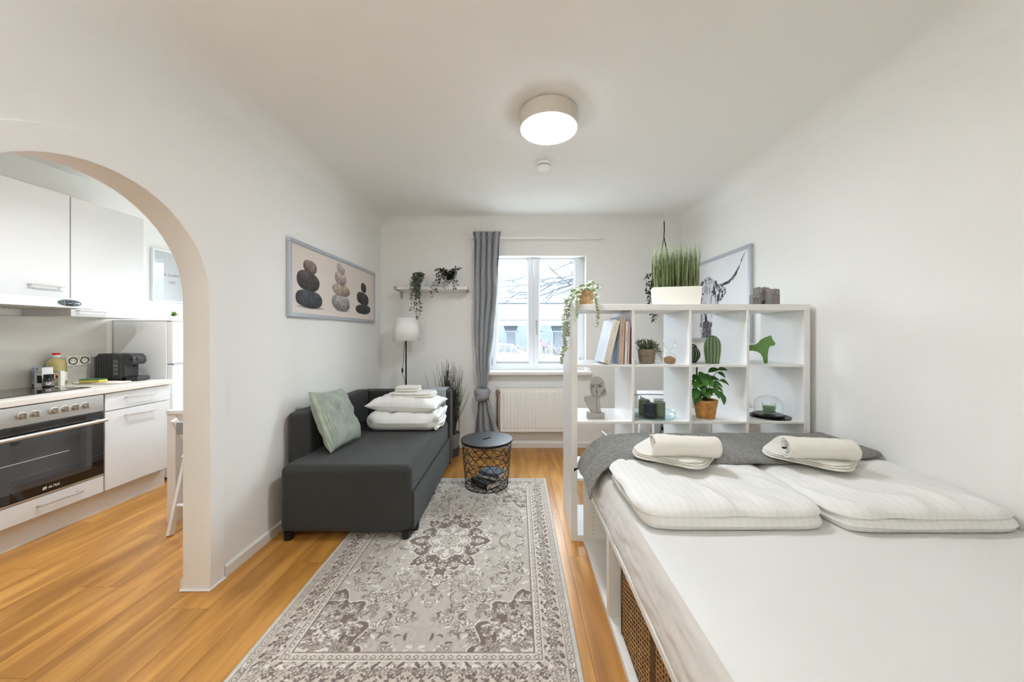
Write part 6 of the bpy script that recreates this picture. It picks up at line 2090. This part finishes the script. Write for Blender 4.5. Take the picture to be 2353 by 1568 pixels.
stuff(obj('dark_weave', chk[0], 'woven_black', wb)); stuff(obj('pale_weave', chk[1], 'woven_white', wb))
obj('lining', MB().lathe([(.0001, .001), (.145, .001), (.165, .22), (.148, .438), (.14, .44)], 30, caps=False), 'woven_black', wb, smooth=True)
dl = thing('desk_lamp', 'black desk lamp with a bent tube stem on the white table', 'lamp', (onx(1601, 3.05), 3.05, .7525))
obj('base', MB().lathe([(.0001, 0), (.07, 0), (.07, .012), (.065, .016), (.0001, .016)], 32), 'black_metal', dl, smooth=True)
tz = P(0, 793, 3.05).z - .7525
arc = [(0, 0, .01), (0, 0, tz - .035)] + [(-.035 + .035 * math.cos(a), 0, tz - .035 + .035 * math.sin(a)) for a in [math.pi / 2 * k / 6 for k in range(1, 7)]] + [(-.10, 0, tz)]
obj('stem', MB().tube(arc, .0065, 10), 'black_metal', dl, smooth=True)
obj('shade', MB().lathe([(.012, .0), (.018, -.005), (.038, -.055)], 24, (-.10, 0, tz + .006), caps=False), 'black_metal', dl, smooth=True, solid=.002)

# ------------------------------------------------------------------ street outside
def ex(x, y, d): return P(x, y, d)
struct('ground_outside', MB().box(-60, 60, YO, 120, -.75, -.7), 'asphalt')
def px_box(mb, x0, x1, y0, y1, d, depth):
    a, b_ = P(x0, y1, d), P(x1, y0, d)
    return mb.box(a.x, b_.x, d, d + depth, a.z, b_.z)
bd = thing('apartment_block', 'pale grey apartment block across the street seen through the window', 'building', (0, 34, -.7))
d_ = 34.0
tz_ = P(0, 638, d_).z
obj('wall', MB().box(-40, 40, d_, d_ + 8, -.7, tz_), 'render_grey', bd, world=True)
obj('parapet', MB().box(-40, 40, d_ - .3, d_ - .01, P(0, 697, d_).z, P(0, 687, d_).z), 'render_white', bd, world=True)
for x0, x1, y0, y1 in ((1143, 1156, 658, 674), (1190, 1215, 656, 676), (1255, 1276, 652, 664), (1290, 1306, 655, 676), (1060, 1080, 656, 676), (1345, 1370, 656, 676), (1010, 1035, 656, 676)):
    mb = MB(); px_box(mb, x0, x1, y0, y1, d_ - .06, .05)
    w_ = obj('window', mb, 'render_white', bd, world=True, bevel=.03, seg=1)
    mb = MB(); px_box(mb, x0 + 1.5, x1 - 1.5, y0 + 1.5, y1 - 1.5, d_ - .09, .03)
    obj('pane', mb, 'facade_glass', w_, world=True)
for xx in (1174, 1245, 1100, 1320):
    mb = MB(); px_box(mb, xx, xx + 1.2, 638, 700, d_ - .15, .1)
    obj('downpipe', mb, 'render_white', bd, world=True)
vd = thing('viaduct', 'pale concrete viaduct deck on pillars across the street', 'bridge', (0, 24, -.7))
d_ = 24.0
obj('deck', MB().box(-40, 40, d_ + .4, d_ + 5, P(0, 738, d_).z, P(0, 698, d_).z), 'render_white', vd, world=True)
obj('deck_edge', MB().box(-40, 40, d_, d_ + .4, P(0, 735, d_).z, P(0, 727, d_).z).box(-40, 40, d_ - .2, d_ + .4, P(0, 748, d_).z, P(0, 742, d_).z).box(-40, 40, d_ + .1, d_ + .4, P(0, 742, d_).z, P(0, 735, d_).z), 'concrete_pale', vd, world=True)
for xx in (1000, 1084, 1174, 1283, 1372, 1460):
    a = P(xx, 0, d_ + 1).x
    obj('pillar', MB().box(a - .32, a + .32, d_ + .6, d_ + 1.3, -.7, P(0, 768, d_).z).prism([(a - .32, P(0, 768, d_).z), (a + .32, P(0, 768, d_).z), (a + .5, P(0, 749, d_).z), (a - .5, P(0, 749, d_).z)], d_ + .6, d_ + 1.3, 'Y'), 'pillar_grey', vd, world=True)
fn = thing('street_fence', 'thin grey metal railing along the street outside', 'fence', (0, 15, -.7))
for y_ in (762, 800):
    z_ = P(0, y_, 15).z
    obj('rail', MB().box(-14, 14, 14.98, 15.02, z_ - .02, z_ + .02), 'rail_grey', fn, world=True)
for k in range(29):
    xx = -14 + k
    obj('post', MB().box(xx - .02, xx + .02, 14.98, 15.02, -.7, P(0, 761, 15).z), 'rail_grey', fn, world=True)
mb = MB()
for k in range(210):
    xx = -4.5 + k * .055
    mb.box(xx - .005, xx + .005, 14.995, 15.005, P(0, 800, 15).z, P(0, 762, 15).z)
stuff(obj('bars', mb, 'rail_grey', fn, world=True))
hg_ = MB(); rg = random.Random(77)
for k in range(5200):
    x_ = rg.uniform(-3.2, 3.6); y_ = rg.uniform(8.0, 9.0); z_ = rg.uniform(.2, 1.0)
    top = .93 + .10 * nz(x_ * 2, y_, 3)
    if z_ > top: continue
    dv = Vector((rg.gauss(0, .5), rg.gauss(0, .5), 1)).normalized() * rg.uniform(.10, .28)
    s_ = Vector((dv.y, -dv.x, 0)).normalized() * .006
    p_ = Vector((x_, y_, z_))
    hg_.add([p_ - s_, p_ + s_, p_ + dv], [(0, 1, 2)])
h_ = thing('hedge', 'bare straw coloured hedge growing right outside the window', 'hedge', (0, 8.5, -.7))
stuff(obj('twigs', hg_, 'hedge_straw', h_, world=True))
def hedge_core(u, v):
    a = math.pi * v
    x_ = -3.3 + 7.0 * u
    return (x_, 8.5 - .5 * math.cos(a), -.7 + (1.45 + .12 * nz(x_ * 3, a * 2, 1)) * math.sin(a) ** .4)
obj('core', MB().grid(hedge_core, 60, 14), 'hedge_straw', h_, world=True, smooth=True, angle=3)
fb = thing('flowering_bush', 'small bush with pink blossoms beyond the hedge outside', 'bush', tuple(P(1250, 790, 12).to_tuple()))
lf = MB(); ball_leaves(lf, (0, 0, 0), .26, 90, .08, .05, rg, .10)
stuff(obj('blossoms', lf, 'flower_pink', fb))
obj('stem', MB().tube([(0, 0, -.1), (0, 0, -.7 - fb.location.z)], .03, 8), 'bark', fb)
# white parked car
cp = P(1156, 790, 19)
car = thing('parked_car', 'white parked car on the street behind the hedge', 'car', (cp.x, 19, -.7))
prof_ = [(-2.1, .35), (2.1, .35), (2.15, .75), (1.9, .92), (1.0, 1.0), (.45, 1.42), (-1.1, 1.46), (-1.75, 1.05), (-2.1, .95)]
obj('body', MB().prism(prof_, -.85, .85, 'Y'), 'car_white', car, bevel=.06, seg=3)
obj('side_glass', MB().prism([(.9, 1.0), (.42, 1.36), (-1.05, 1.40), (-1.6, 1.05)], -.86, .86, 'Y'), 'car_glass', car)
for wx in (-1.3, 1.35):
    for wy in (-.86, .68): obj('wheel', MB().cyl((wx, wy, .32), .32, .18, 24, 'Y'), 'dark_rubber', car, smooth=True)
# bare tree: trunk stands beside the window, boughs cross the view
tr_ = thing('bare_tree', 'leafless tree with thin branches outside the window', 'tree', (3.1, 7.2, -.7))
br = MB()
rg = random.Random(9)
def bough(p, q, r, depth):
    p, q = Vector(p), Vector(q)
    L = (q - p).length
    pts = [p]
    for k in range(1, 7):
        t = k / 6
        pts.append(p.lerp(q, t) + Vector((rg.gauss(0, .02), rg.gauss(0, .02), rg.gauss(0, .025))) * L * (1 if k < 6 else .3))
    br.tube(pts, [r * (1 - .75 * k / 6) for k in range(7)], 5)
    if depth > 0:
        for k in range(3 if depth > 1 else 4):
            i = rg.randint(2, 5)
            d = (q - p).normalized()
            nd = (d + Vector((rg.uniform(-.6, .6), rg.uniform(-.5, .5), rg.uniform(-.75, .75)))).normalized()
            bough(pts[i], pts[i] + nd * L * rg.uniform(.35, .6), r * .5, depth - 1)
obj('trunk', MB().tube([(3.1, 7.2, -.7), (3.05, 7.2, 1.2), (3.0, 7.15, 2.6), (2.9, 7.1, 4.5)], [.16, .13, .11, .06], 10), 'bark', tr_, smooth=True, world=True)
hub = Vector((3.0, 7.15, 2.6))
for a, b_ in ((hub, P(1312, 655, 7.0)), ((2.95, 7.1, 3.6), P(1330, 600, 7.0)), (hub, P(1320, 640, 6.7)), ((2.98, 7.12, 3.0), P(1318, 632, 7.1))):
    bough(a, b_, .05, 1)
for (x0, y0, x1, y1, d, r) in ((1312, 655, 1200, 690, 7.0, .020), (1312, 655, 1225, 585, 7.0, .018), (1330, 600, 1180, 640, 7.0, .016), (1320, 640, 1140, 690, 6.7, .018), (1318, 632, 1235, 650, 7.1, .014), (1300, 652, 1130, 660, 7.0, .014), (1240, 650, 1130, 605, 6.9, .012), (1290, 660, 1240, 706, 7.0, .010), (1318, 632, 1240, 560, 6.8, .012)):
    bough(P(x0, y0, d), P(x1, y1, d), r, 2)
stuff(obj('branches', br, 'bark', tr_, world=True, smooth=True))
